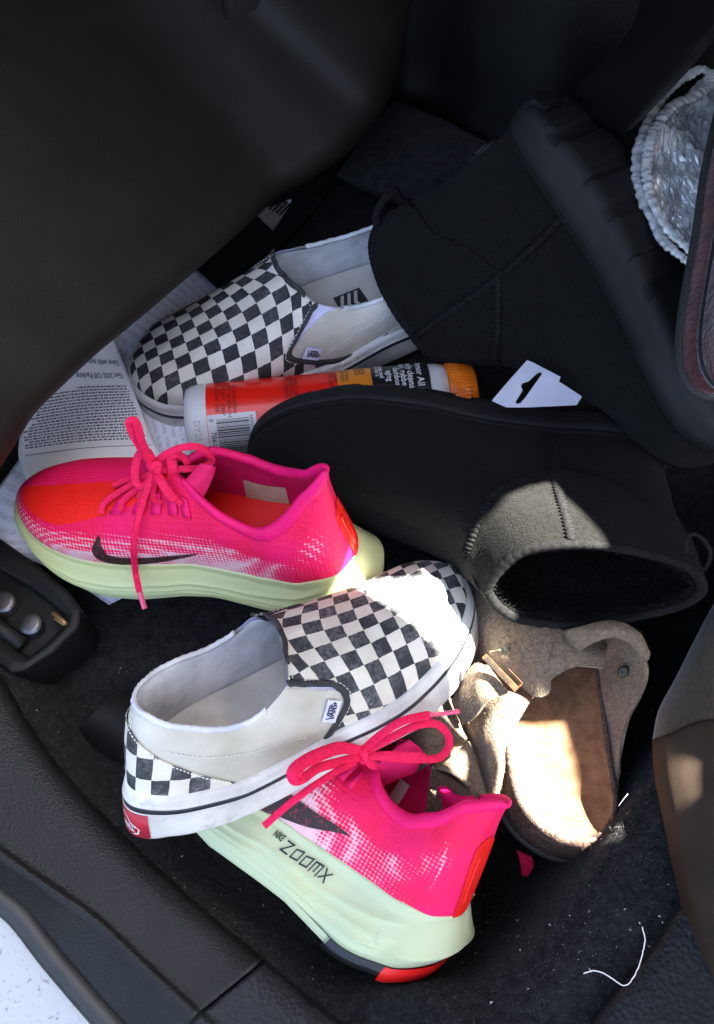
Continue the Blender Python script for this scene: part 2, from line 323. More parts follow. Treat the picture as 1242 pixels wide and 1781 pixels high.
POSES = {
'slipA': {"R":[[0.8253,-0.5636,0.0358],[0.5001,0.7589,0.4171],[-0.2622,-0.3263,0.9081]],"t":[-0.15,-0.2121,0.0255],"s":[0.9603,0.986,1.0562],"P":[[0.0,0.0,0.08],[0.0,0.0,0.027],[-0.002,0.0,0.002],[0.128,-0.031,0.083],[0.085,-0.034,0.066],[0.036,-0.031,0.071],[0.008,-0.019,0.078],[0.008,0.019,0.078],[0.036,0.031,0.071],[0.085,0.034,0.066],[0.128,0.031,0.083],[0.012,-0.022,0.027],[0.04,-0.034,0.027],[0.085,-0.037,0.027],[0.152,-0.043,0.027],[0.215,-0.049,0.027],[0.25,-0.042,0.027],[0.272,-0.025,0.027],[0.28,0.0,0.027],[0.03,-0.035,0.001],[0.075,-0.039,0.001],[0.12,-0.042,0.001],[0.2,-0.051,0.001],[0.24,-0.047,0.001],[0.276,-0.022,0.002],[0.154,0.0,0.091],[0.149,-0.015,0.091],[0.149,0.015,0.091],[0.163,0.0244,0.0805],[0.221,0.0334,0.0591]],"W":[[0.0008,0.0083,0.0079],[-0.0132,0.0206,0.01],[-0.0418,-0.0868,-0.1036],[0.1065,-0.1135,-0.0338],[0.1351,-0.0465,0.0439],[0.1045,-0.0163,0.0515],[0.097,0.0379,0.0949],[0.142,-0.0957,0.0045],[0.0578,-0.025,0.0142],[0.0618,0.0629,0.0949],[-0.0889,0.0315,-0.0281],[-0.0768,0.1234,0.0613],[-0.1353,0.0382,-0.0515],[-0.0912,-0.0526,-0.1043],[0.1277,0.0178,0.0965],[-0.1303,0.0424,-0.0446],[-0.0455,0.0319,-0.0004],[0.0508,0.0653,0.0901],[0.0075,0.1108,0.1034],[-0.0254,0.0685,0.045],[-0.0851,-0.0029,-0.0563],[-0.0275,0.0071,-0.011],[0.1335,-0.0848,0.0088],[0.0586,-0.058,-0.0146],[0.0593,-0.0746,-0.0289],[-0.1553,0.0578,-0.0466],[-0.1806,0.0195,-0.0966],[-0.2291,0.0801,-0.0733],[0.1878,-0.1002,0.0294],[-0.0046,-0.067,-0.0625],[0.0139,-0.0112,-0.0012],[0.0058,0.0499,0.0481],[0.2476,-0.1359,0.0353],[-0.0785,0.1383,0.0735]]},
'slipB': {"R":[[-0.9382,0.3349,-0.0877],[-0.3387,-0.9404,0.032],[-0.0718,0.0597,0.9956]],"t":[0.0769,0.2164,-0.0067],"s":[0.9888,1.0097,1.0016],"P":[[0.128,-0.031,0.083],[0.128,0.031,0.083],[0.154,0.0,0.091],[0.149,-0.015,0.091],[0.149,0.015,0.091],[0.1628,0.0426,0.0569],[0.272,0.025,0.027],[0.28,0.0,0.027],[0.25,0.042,0.027],[0.284,0.0,0.003],[0.276,0.022,0.001],[0.25,0.045,0.001],[0.1102,0.0388,0.027],[0.076,0.0365,0.027],[0.085,0.034,0.066],[0.0544,0.0331,0.0678],[0.085,-0.034,0.066],[0.036,-0.031,0.071],[0.163,-0.0244,0.0805],[0.221,-0.0334,0.0591]],"W":[[0.3125,-0.0354,-0.009],[0.117,-0.0115,-0.0043],[-0.2201,0.0015,0.0183],[-0.1131,0.0132,0.0031],[-0.2057,0.0514,-0.0085],[-0.0332,-0.0167,0.0115],[0.0227,-0.1014,0.0499],[-0.0446,0.0015,0.0031],[0.2093,-0.0438,0.0043],[-0.0291,0.0282,-0.0119],[-0.0172,0.0047,-0.0009],[-0.061,0.0232,-0.0066],[0.1669,0.1209,-0.0764],[-0.2738,-0.0433,0.0459],[0.0512,-0.0518,0.0221],[0.1081,0.0441,-0.032],[-0.1039,-0.0948,0.0575],[0.0204,0.0046,-0.0041],[0.1094,0.0267,-0.0232],[-0.0157,0.0787,-0.0389],[0.0101,0.0033,-0.0026],[-0.0385,-0.0069,0.0068],[-0.0783,-0.0141,0.014],[-0.1027,-0.0588,0.039]]},
'runA': {"R":[[-0.9655,-0.2146,-0.1473],[0.1975,-0.9726,0.1223],[-0.1695,0.089,0.9815]],"t":[0.0074,-0.0165,-0.0652],"s":[0.9701,0.9892,1.0421],"P":[[0.285,0.0,0.042],[0.277,0.024,0.04],[0.255,0.042,0.037],[0.22,0.05,0.035],[0.18,0.047,0.037],[0.145,0.042,0.042],[0.118,0.038,0.046],[0.09,0.035,0.049],[0.055,0.034,0.052],[0.022,0.027,0.054],[0.0,0.0,0.055],[0.286,0.0,0.022],[0.255,0.047,0.006],[0.215,0.055,0.0],[0.185,0.053,0.0],[0.155,0.048,0.006],[0.13,0.045,0.008],[0.09,0.042,0.004],[0.1387,0.0115,0.1123],[0.122,0.026,0.106],[0.09,0.03,0.094],[0.05,0.028,0.096],[0.006,0.019,0.117],[-0.022,0.0,0.132],[0.122,-0.026,0.106],[0.09,-0.03,0.094],[0.05,-0.028,0.096],[0.006,-0.019,0.117],[0.2542,-0.0291,0.0653],[0.2053,-0.0335,0.0776],[-0.022,0.0,0.03]],"W":[[0.0297,-0.0854,0.0554],[-0.0362,0.0057,-0.0127],[0.0643,-0.0336,0.0357],[-0.0032,-0.04,0.0214],[-0.0134,-0.0175,0.0062],[-0.0234,-0.0833,0.0402],[-0.1276,0.0495,-0.0612],[-0.1191,0.0984,-0.0862],[-0.1305,0.0924,-0.0859],[-0.2156,0.0443,-0.0815],[-0.0689,-0.028,-0.0025],[0.1355,0.0434,0.0115],[-0.0759,0.0535,-0.0498],[0.0553,0.0433,-0.0096],[0.0119,0.0201,-0.0081],[-0.0127,-0.017,0.0061],[0.0792,-0.0539,0.0509],[0.1774,0.0042,0.0444],[-0.0928,0.0623,-0.0592],[-0.1071,-0.0534,0.0015],[0.0903,-0.0676,0.0615],[0.2338,0.0879,0.0126],[0.0526,-0.1626,0.1045],[0.1387,-0.0108,0.0426],[-0.0583,-0.0134,-0.0079],[-0.0589,-0.1194,0.051],[0.0303,-0.0293,0.0243],[0.0453,0.2291,-0.1157],[-0.0611,0.0346,-0.0354],[0.0349,0.0333,-0.0094],[0.0255,-0.0867,0.055],[0.018,0.008,0.0003],[0.0083,-0.0123,0.009],[-0.1221,-0.0826,0.0138],[0.0589,-0.0901,0.0657]]},
'runB': {"R":[[-0.7951,-0.4144,0.4428],[0.586,-0.337,0.7369],[-0.1562,0.8454,0.5107]],"t":[0.0468,-0.3116,-0.1389],"s":[0.8558,1.0486,1.1143],"P":[[0.1582,0.044,0.0399],[0.118,0.038,0.046],[0.09,0.035,0.049],[0.055,0.034,0.052],[0.022,0.027,0.054],[0.0,0.0,0.055],[-0.022,0.0,0.132],[-0.0093,0.0,0.0929],[0.1387,0.0115,0.1123],[0.122,0.026,0.106],[0.09,0.03,0.094],[0.05,0.028,0.096],[0.006,0.019,0.117],[-0.018,0.007,0.13],[0.1387,-0.0115,0.1123],[0.122,-0.026,0.106],[0.09,-0.03,0.094],[0.05,-0.028,0.096],[0.2,0.055,0.0],[0.155,0.048,0.006],[0.11,0.044,0.006],[0.07,0.042,0.003],[0.045,0.042,0.002],[0.018,0.036,0.002],[-0.022,0.0,0.03]],"W":[[0.068,-0.004,0.1571],[0.018,0.0061,0.0009],[-0.1072,-0.0275,-0.0563],[-0.2331,-0.0593,-0.1252],[-0.1612,-0.0282,-0.1587],[-0.1406,-0.0153,-0.1909],[-0.1108,-0.0145,-0.1369],[-0.0553,-0.0338,0.0818],[0.0379,0.0407,-0.1551],[-0.1925,-0.0369,-0.1714],[-0.0661,-0.0359,0.0724],[0.1379,0.009,0.2214],[0.1786,0.0358,0.1506],[0.2396,0.0769,0.0386],[-0.0512,-0.0333,0.087],[-0.0897,-0.0366,0.0295],[0.0466,-0.0018,0.1021],[0.1742,0.0752,-0.0805],[0.0922,0.0228,0.053],[0.0699,0.0388,-0.081],[0.0089,0.006,-0.0161],[0.0624,0.0355,-0.0769],[0.0215,0.0025,0.0284],[0.0339,-0.0098,0.1224],[0.0182,-0.0121,0.1041],[0.0152,0.0038,0.0089],[-0.0642,-0.0302,0.0439],[0.2359,0.1158,-0.1881],[0.0291,0.0139,-0.0212]]},
'boot1': {"R":[[0.5536,-0.5819,-0.5958],[-0.7601,-0.6453,-0.076],[-0.3402,0.4949,-0.7996]],"t":[0.1406,0.2576,0.1706],"s":[0.9978,1.0027,0.9994],"P":[[0.0,0.0,0.001],[0.0,0.0,0.028],[0.05,0.04,0.001],[0.1,0.043,0.001],[0.15,0.05,0.001],[0.2,0.055,0.001],[0.035,0.035,0.028],[0.07,0.038,0.028],[0.13,0.043,0.028],[0.1734,0.05,0.028],[0.25,0.045,0.028],[-0.006,0.0,0.065],[-0.0095,0.0,0.1212],[-0.015,0.0,0.181],[-0.004,0.026,0.181],[0.024,0.042,0.181],[0.066,0.05,0.181],[0.108,0.036,0.18],[0.1361,-0.0011,0.1547],[0.167,0.0,0.117],[0.2,0.0,0.098]],"W":[[-0.0222,0.0177,0.018],[-0.036,0.1323,0.1376],[-0.0683,-0.0624,-0.0664],[-0.0824,-0.0405,-0.0438],[-0.1593,-0.0395,-0.0442],[-0.2166,-0.0153,-0.02],[0.1496,-0.0408,-0.0399],[0.1225,0.0347,0.0385],[0.0785,0.0339,0.0369],[0.2146,-0.0083,-0.0047],[-0.0026,0.0747,0.078],[0.0234,-0.0127,-0.0129],[0.0265,-0.0747,-0.0775],[-0.1583,-0.0101,-0.0135],[-0.0206,0.0296,0.0305],[0.105,0.0527,0.057],[0.1273,-0.0824,-0.0837],[-0.2236,0.1077,0.1084],[-0.0835,-0.0892,-0.0947],[0.1316,0.0347,0.0387],[0.0944,-0.0422,-0.0424],[-0.0215,0.0006,0.0002],[0.0286,0.004,0.0047],[-0.0003,0.0871,0.091],[0.0655,0.0068,0.0083]]},
'boot2': {"R":[[-0.9975,0.0356,-0.0604],[0.0402,-0.4144,-0.9092],[-0.0574,-0.9094,0.412]],"t":[0.2361,0.0788,-0.0185],"s":[1.1066,0.9606,0.9407],"P":[[0.285,0.0,0.028],[0.275,-0.028,0.028],[0.25,-0.045,0.028],[0.21,-0.052,0.028],[0.165,-0.049,0.028],[0.13,-0.043,0.028],[0.07,-0.038,0.028],[0.035,-0.035,0.028],[0.01,-0.022,0.028],[-0.0,0.0,0.028],[0.25,-0.05,0.0],[0.2,-0.055,0.0],[0.1,-0.043,0.0],[0.03,-0.038,0.0],[0.0,0.0,0.002],[-0.007,0.0,0.0808],[0.13,0.0,0.178],[0.108,-0.036,0.18],[0.066,-0.05,0.181],[0.024,-0.042,0.181],[-0.004,-0.026,0.181],[-0.015,0.0,0.181],[0.108,0.036,0.18],[0.066,0.05,0.181],[0.024,0.042,0.181],[-0.004,0.026,0.181],[0.1408,-0.0051,0.1428],[0.167,0.0,0.117]],"W":[[0.0001,-0.0128,-0.0112],[0.0489,0.0421,0.042],[0.0653,-0.0295,-0.0188],[-0.0196,-0.087,-0.0782],[-0.0421,-0.0294,-0.0302],[-0.01,0.0139,0.0111],[0.1132,0.0251,0.0341],[0.0233,0.0191,0.0192],[-0.015,-0.0367,-0.0337],[-0.0447,0.1013,0.0838],[-0.0909,0.0222,0.0097],[-0.0007,0.0359,0.0314],[0.066,-0.0121,-0.0035],[-0.1453,0.0178,0.0],[0.0145,-0.104,-0.0895],[0.0658,0.0519,0.0525],[-0.0649,0.1077,0.0873],[-0.0496,-0.0812,-0.0763],[-0.0198,0.0156,0.0115],[0.0108,0.0139,0.0133],[0.0426,0.0077,0.0113],[0.0446,0.0166,0.0193],[0.0557,0.0312,0.0332],[-0.063,-0.022,-0.026],[-0.0382,-0.0412,-0.0402],[-0.0067,-0.0552,-0.049],[0.0068,-0.0528,-0.0454],[0.0528,0.0418,0.0423],[-0.0073,-0.0029,-0.0033],[0.0167,0.0019,0.0035],[-0.0608,-0.0594,-0.0585],[0.0321,0.0017,0.0049]]}}
KS = {'slipA': .90, 'slipB': .975, 'runA': .86, 'runB': .825, 'boot1': .935, 'boot2': .90}
# ---------------------------------------------------------------- the car: floor, trim, seats
def smooth(t): t = np.clip(t, 0, 1); return t * t * (3 - 2 * t)
def leather(name, c, c2, sc_=900, rough=.5, st=.35, spec=.22): return M(name, c, c2, rough, 30, (('voro', sc_, st, .0010), ('noise', 18, .12, .006)), spec)
MT['carpet'] = M('black_carpet', (.009, .0095, .0105), (.024, .0245, .025), .95, 160, (('noise', 1500, .8, .0015), ('noise', 300, .5, .003)), .1, sheen=.04)
MT['fibre'] = M('carpet_fibre', (.030, .0305, .031), (.085, .084, .080), .9, 200, (), .1)
MT['trim'] = leather('sill_plastic', (.0085, .0082, .0082), (.012, .0115, .0115), 700, .42, .3)
MT['trim2'] = leather('sill_plastic_grained', (.0105, .0112, .013), (.0145, .0155, .0175), 330, .42, .6)
MT['seatback'] = leather('seat_back_vinyl', (.0082, .0066, .0048), (.0110, .0090, .0066), 1000, .55, .22, .2)
MT['console'] = leather('console_vinyl', (.0034, .0033, .0032), (.005, .005, .0048), 900, .5, .25, .2)
MT['rubseal'] = M('door_seal_rubber', (.012, .012, .012), (.02, .02, .02), .45, 60)
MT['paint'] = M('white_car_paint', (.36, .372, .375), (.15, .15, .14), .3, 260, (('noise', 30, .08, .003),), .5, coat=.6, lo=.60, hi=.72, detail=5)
MT['cloth'] = M('seat_cloth', (.036, .027, .017), (.056, .043, .029), .9, 300, (('noise', 1100, .5, .0008),), .2, sheen=.3)
MT['seatvinyl'] = leather('seat_vinyl', (.022, .0142, .009), (.032, .021, .0135), 1900, .6, .3, .15)
MT['darkplastic'] = M('dark_plastic', (.006, .006, .0062), (.010, .010, .010), .5, 60, (('noise', 300, .1, .0005),), .25)
MT['steel'] = M('bolt_steel', (.20, .20, .21), (.10, .10, .11), .4, 80, (), metal=.9)
MT['brass'] = M('brass_clip', (.45, .28, .12), (.28, .16, .07), .4, 200, (), metal=.7)
MT['velvet'] = M('maroon_velvet', (.075, .012, .014), (.035, .006, .008), .8, 70, (('noise', 300, .7, .002), ('noise', 40, .4, .006)), .2, sheen=.5)
MT['foil'] = M('silver_foil', (.80, .79, .77), (.58, .575, .56), .30, 40, (('noise', 90, .5, .004),), .6, metal=.35)
MT['foilbraid'] = M('silver_braid', (.80, .79, .77), (.50, .495, .48), .35, 150, (('noise', 260, .5, .002),), .6, metal=.2)
MT['piping'] = M('black_piping', (.014, .014, .015), (.03, .03, .03), .7, 700, (('noise', 900, .5, .0008),))

crest_px = [(-420, 700), (-260, 900), (-150, 1040), (-60, 1120), (0, 1190), (60, 1295), (135, 1390), (258, 1515), (370, 1616), (455, 1690), (530, 1740), (610, 1758), (700, 1748), (810, 1730), (875, 1690), (945, 1612), (1007, 1519), (1077, 1410), (1134, 1335), (1210, 1240), (1330, 1120), (1500, 950)]
def zcrest(x): return .020 + .026 * smooth((np.asarray(x) + .01) / .07)
crest_px = [(x + 24 * (x > 780), y + 16 * (x > 780)) for x, y in crest_px]
crest = np.array([at(x, y, float(zcrest(at(x, y, .03)[0]))) for x, y in crest_px])[:, :2]
crest = cr(crest, np.linspace(0, 1, 120))
poly = np.concatenate([crest, [[.9, 1.2], [-.9, 1.2]]])
def inside(P):
    x, y = P[:, 0], P[:, 1]; r = np.zeros(len(P), bool); n = len(poly)
    for i in range(n):
        a, b = poly[i], poly[(i + 1) % n]; c = ((a[1] > y) != (b[1] > y)); xx = (b[0] - a[0]) * (y - a[1]) / (b[1] - a[1] + 1e-12) + a[0]; r ^= c & (x < xx)
    return r
def cdist(P):
    d = np.full(len(P), 9.0)
    for a, b in zip(crest[:-1], crest[1:]):
        e = b - a; t = np.clip(((P - a) @ e) / (e @ e), 0, 1); d = np.minimum(d, np.linalg.norm(P - a - t[:, None] * e, axis=1))
    return d
def zlow(y): return -.05 + .05 * smooth((y + .08) / .16)
def floor_z(P):
    d = cdist(P); ins = inside(P); lo = zlow(P[:, 1]); ZC = zcrest(P[:, 0]); lo = lo - .035 * smooth((P[:, 0] - .06) / .05) * smooth((-.05 - P[:, 1]) / .06)
    z_in = ZC - (ZC - lo) * smooth((d - .001) / .030); right = P[:, 0] > .06; z_out = ZC + .004 * smooth(d / .02) - np.where(right, .02, .40) * smooth((d - np.where(right, .03, .012)) / .10)
    z = np.where(ins, z_in, z_out); P3 = np.c_[P, 0 * d]; z = z - .004 * np.exp(-(d / .006) ** 2)
    return z + vnoise(P3, 35) * .0012 + vnoise(P3, 160, 2) * .0005
def build_floor():
    n = 300; X = np.linspace(-.62, .62, n); Y = np.linspace(-.52, .95, n); G = np.stack(np.meshgrid(X, Y, indexing='ij'), -1).reshape(-1, 2)
    V = np.c_[G, floor_z(G)]
    mk('carpet', V, gfaces(n, n), MT['carpet'], kind='structure')
    # fibres on the carpet that shows
    m = 90000; P = np.c_[RNG.uniform(-.30, .30, m), RNG.uniform(-.42, .02, m)]; d = cdist(P)
    keep = RNG.uniform(size=m) < np.where(d < .05, 1, .55); P = P[keep]; z = floor_z(P); m = len(P)
    h = RNG.uniform(.0015, .0042, m) + .0025 * np.exp(-(cdist(P) / .012) ** 2); a = RNG.uniform(0, 6.28, m); lean = RNG.normal(size=(m, 2)) * .0018
    B = np.c_[P, z - .0004]; w_ = np.c_[np.cos(a), np.sin(a), 0 * a] * .00022; T = B + np.c_[lean, h]
    V = np.stack([B - w_, B + w_, T], 1).reshape(-1, 3); F = np.arange(3 * m).reshape(-1, 3)
    mk('carpet_fibres', V, F.tolist(), MT['fibre'], smooth=False, kind='stuff', recalc=False)
    # crumbs
    parts = []
    spots = [(1090, 1290), (1105, 1230), (980, 1650), (1120, 1600), (900, 1610), (860, 1600), (850, 1640), (1010, 1620), (560, 1640), (300, 1530), (150, 1240), (90, 1270), (420, 1590), (250, 1170), (1080, 1250), (820, 1650)]
    for i in range(230):
        cx, cy = spots[i % len(spots)]; px, py = cx + RNG.standard_t(2) * 26, cy + RNG.standard_t(2) * 22
        p = at(px, py, -.02); z = floor_z(p[None, :2])[0]
        for _ in range(3): p = at(px, py, z); z = floor_z(p[None, :2])[0]
        r = min(abs(RNG.normal()) * .0003 + .00018, .0006); q = RNG.normal(size=(4, 3)) * r + [p[0], p[1], z + .0022]
        parts.append((q, [(0, 1, 2), (0, 2, 3), (0, 3, 1), (1, 3, 2)]))
    V, F = join(parts); mk('crumbs', V, F, M('crumbs', (.5, .48, .44), (.3, .27, .22), .8, 500), smooth=False, kind='stuff')
build_floor()

def trim():
    I = [(-90, 1050), (-8, 1175), (56, 1284), (130, 1379), (254, 1503), (366, 1604), (452, 1675), (545, 1752), (660, 1830), (800, 1920)]
    Rg = [(-190, 1250), (-100, 1390), (-20, 1470), (70, 1535), (165, 1602), (258, 1690), (340, 1766), (440, 1850), (560, 1940), (720, 2040)]
    O = [(-240, 1330), (-150, 1450), (-55, 1510), (36, 1575), (118, 1672), (200, 1768), (285, 1850), (390, 1940), (510, 2030), (680, 2130)]
    S = [(-265, 1365), (-180, 1490), (-85, 1535), (6, 1586), (64, 1660), (165, 1775), (250, 1870), (350, 1965), (480, 2060), (640, 2160)]
    def rows(a, b):
        r = []
        for i in range(a, b):
            i0, r0, o0 = np.array(I[i]), np.array(Rg[i]), np.array(O[i]); mid = i0 * .55 + r0 * .45; r1 = i0 * .12 + r0 * .88
            r.append([at(*(i0 + [6, -8]), .006), at(*i0, .024), at(*(i0 * .85 + r0 * .15), .030), at(*mid, .032), at(*r1, .033), at(*r0, .036), at(*(r0 * .7 + o0 * .3), .030), at(*o0, .016)])
        return r
    o = sheet('sill_trim', rows(0, 7), MT['trim'], nu=70, nv=46, thick=.003, world=True)
    tag(o, 'smooth dark plastic sill trim along the lower left door edge', 'sill trim', 'sill trim pieces')
    C = rows(6, 10); d = np.array(C[1]) - np.array(C[0]); d /= np.linalg.norm(d, axis=1, keepdims=True); C[0] = (np.array(C[0]) + d * .0016).tolist()
    o = sheet('sill_trim', C, MT['trim2'], nu=50, nv=46, thick=.003, world=True)
    tag(o, 'grained dark plastic sill piece at the bottom edge beyond the seam', 'sill trim', 'sill trim pieces')
    ctr = [at(*(np.array(a) * .55 + np.array(b) * .45), .014) for a, b in zip(O, S)]
    V, F = tube(smoothpath(ctr, 120), .0085, 14, .8); o = mk('door_seal', V, F, MT['rubseal']); tag(o, 'black rubber door seal between sill trim and white paint', 'door seal')
    rows_ = []
    for b in S:
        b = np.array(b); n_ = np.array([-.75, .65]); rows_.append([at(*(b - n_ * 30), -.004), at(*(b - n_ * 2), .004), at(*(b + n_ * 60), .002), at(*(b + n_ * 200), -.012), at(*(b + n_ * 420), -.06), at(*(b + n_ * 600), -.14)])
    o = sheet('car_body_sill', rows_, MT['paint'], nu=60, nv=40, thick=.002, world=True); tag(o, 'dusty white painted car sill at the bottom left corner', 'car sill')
    # grained panel at lower right below the seat
    L = [(1250, 1480), (1205, 1545), (1180, 1585), (1138, 1650), (1090, 1708), (1050, 1756), (1020, 1800), (960, 1880)]
    R_ = [[at(x - 6, y - 6, .03), at(x, y, .054), at(x + 14, y + 8, .062), at(x + 60, y + 35, .067), at(x + 150, y + 90, .07), at(x + 300, y + 180, .07)] for x, y in L]
    o = sheet('side_trim', R_, MT['trim2'], nu=50, nv=40, thick=.003, world=True); tag(o, 'grained dark plastic panel in the lower right corner under the seat', 'trim panel')
trim()

def seat_back():
    E = [(-190, 1130, .12), (-80, 945, .125), (0, 812, .13), (28, 768, .13), (60, 718, .128), (110, 668, .125), (170, 612, .12), (250, 546, .115), (340, 469, .11), (420, 399, .105), (490, 336, .10), (540, 311, .10), (600, 268, .105), (645, 222, .11), (674, 178, .12), (694, 115, .13), (712, 30, .14), (722, -90, .15)]
    rows = []; n = len(E)
    for i, (x, y, z) in enumerate(E):
        a = np.array(E[max(i - 1, 0)][:2], float); b = np.array(E[min(i + 1, n - 1)][:2], float); t = (b - a) / np.linalg.norm(b - a); nn = np.array([t[1], -t[0]])
        if nn @ np.array([-.65, -.75]) < 0: nn = -nn
        nn = nn * .22 + np.array([-.66, -.68]) * .78; nn /= np.linalg.norm(nn)
        f = lambda d, dz: (x + nn[0] * d, y + nn[1] * d, z + dz)
        rows.append([f(130, -.10), f(26, -.035), f(2, -.010), f(0, 0), f(14, .014), f(60, .030), f(170, .050), f(330, .075), f(520, .10), f(760, .12)])
    r = thing('front_seat_back', at(200, 300, .1), 'dark vinyl back of the front seat filling the upper left', 'car seat')
    sheet('seat_back_shell', rows, MT['seatback'], r, nu=120, nv=60)
    return r
seat_back()

def console():
    base = [(420, 330), (520, 300), (640, 250), (690, 180), (760, 190), (830, 245), (940, 300), (1060, 300), (1180, 330), (1300, 300), (1450, 300)]
    rows = []
    for x, y in base:
        p = at(x, y, .045); rows.append([p + [0, .0, -.03], p, p + [0, .012, .03], p + [0, .03, .09], p + [0, .05, .17], p + [0, .09, .28], p + [0, .12, .50]])
    o = sheet('centre_console', rows, MT['console'], nu=60, nv=50, thick=.004, world=True); tag(o, 'black vinyl console wall at the back of the footwell', 'console')
    L = [(1120, -60, .29), (1116, 5, .27), (1098, 55, .25), (1050, 112, .22), (1004, 158, .19), (1000, 190, .17)]
    Rr = [(1270, -60, .36), (1262, 0, .345), (1245, 45, .325), (1215, 92, .29), (1150, 165, .235), (1080, 235, .18)]
    rows = []
    for a, b in zip(L, Rr):
        A, B = at(*a), at(*b); cdir = (CAM - A) / np.linalg.norm(CAM - A)
        rows.append([A - cdir * .02 + (B - A) * .01, A, A + cdir * .005 + (B - A) * .06, A * .6 + B * .4 + cdir * .012, A * .2 + B * .8 + cdir * .008, B, B - cdir * .03 + (B - A) * .05])
    o = sheet('console_panel', rows, MT['console'], nu=40, nv=40, thick=.003, world=True); tag(o, 'dark rounded trim panel at the top right corner behind a seam', 'trim panel')
    rows = [[(684, 176, .062), (760, 205, .062), (850, 252, .058), (930, 300, .05)], [(650, 215, .06), (720, 250, .062), (810, 295, .058), (900, 345, .05)], [(600, 285, .055), (670, 315, .058), (760, 350, .055), (860, 400, .045)], [(585, 300, .040), (655, 332, .043), (745, 368, .04), (845, 420, .03)], [(590, 305, .0), (655, 340, .0), (745, 378, .0), (845, 430, .0)]]
    o = sheet('hump_carpet', rows, MT['carpet'], nu=30, nv=30, thick=.004, noise=.001, nscale=120); tag(o, 'grey speckled carpet hump in front of the console wall', 'carpet')
console()

def rail():
    # seat rail cover on the left with two bolts
    r = thing('seat_rail_cover', at(40, 1060, .0), 'dark plastic seat rail cover with two bolts on the left', 'rail cover')
    out = [(-120, 870), (0, 936), (60, 978), (118, 1028), (142, 1060), (138, 1090), (95, 1132), (42, 1166), (18, 1170), (-40, 1130), (-160, 1050)]
    zt = .014
    top = np.array([at(x, y, zt) for x, y in out]); inn = [(-100, 950), (0, 990), (50, 1018), (92, 1050), (112, 1072), (108, 1088), (80, 1118), (50, 1142), (30, 1132), (-30, 1080), (-130, 1030)]
    it = np.array([at(x, y, zt - .002) for x, y in inn]); ib = it - [0, 0, .010]; ob = top - [0, 0, .05]
    n = len(out); lip = top + [0, 0, .003]
    V = np.concatenate([ob, top, lip * .5 + it * .5 + [0, 0, .001], it, ib]); F = gfaces(5, n, False, True) + [tuple(range(4 * n, 5 * n))]
    o = mk('cover_shell', V, F, MT['darkplastic'], r, smooth=False); b = o.modifiers.new('b', 'BEVEL'); b.width = .003; b.segments = 2
    for x, y, rr in ((8, 1048, .0085), (54, 1086, .0085)):
        c = at(x, y, .010); V, F = [], []
        P = [(0, .010), (.0, .0085), (.5, .004)]; prof = [(rr * .0, .0), ]
        parts = []; prof = [(rr * 1.0, -.010), (rr * 1.0, .001), (rr * .92, .0026), (rr * .55, .0030), (.0001, .0032)]
        a = np.linspace(0, 2 * math.pi, 28, endpoint=False)
        V = np.array([[c + [q * math.cos(t), q * math.sin(t), z] for t in a] for q, z in prof]); F = gfaces(len(prof), 28, False, True)
        mk('bolt', V, F, MT['steel'], r)
    P = [at(*q) for q in ((92, 1066, .012), (100, 1072, .015), (112, 1082, .016), (116, 1086, .013), (108, 1084, .013), (96, 1075, .012))]
    mk('clip', *tube(smoothpath(P, 24), .0016, 6, .6), MT['brass'], r)
    P = [[at(-20, 1075, .02), at(0, 1090, .024), at(40, 1118, .024), at(48, 1124, .014)], [at(-40, 1100, .02), at(-10, 1112, .026), at(30, 1140, .026), at(38, 1146, .012)]]
    mk('rail_bar', *tube(np.array([at(-60, 1050, .008), at(-10, 1085, .009), at(40, 1122, .008)]), .006, 10, .8), MT['darkplastic'], r)
    # ribbed heel pad
    q = [(128, 1284), (205, 1203), (300, 1240), (226, 1336)]
    rows = [[(128, 1284, -.045), (205, 1203, -.043)], [(226, 1336, -.045), (300, 1240, -.043)]]
    C = np.array([[at(*p) for p in rr] for rr in rows]); 
    rib = []
    for i in range(46):
        t = i / 46; a = C[0, 0] * (1 - t) + C[1, 0] * t; b_ = C[0, 1] * (1 - t) + C[1, 1] * t; rib.append(tube(np.array([a, b_]) + [0, 0, .005], .0009, 5))
    r2 = thing('heel_pad', C.mean((0, 1)), 'black ribbed heel pad set in the carpet at left', 'heel pad')
    A, B, Cc, D = C[0, 0], C[0, 1], C[1, 1], C[1, 0]; up = np.array([0, 0, .005]); dn = np.array([0, 0, .02])
    mk('pad', np.array([A + up, B + up, Cc + up, D + up, A - dn, B - dn, Cc - dn, D - dn]), [(0, 1, 2, 3), (0, 1, 5, 4), (1, 2, 6, 5), (2, 3, 7, 6), (3, 0, 4, 7)], MT['darkplastic'], r2, smooth=False)
    V, F = join(rib); mk('ribs', V, F, MT['darkplastic'], r2, kind='stuff')
rail()

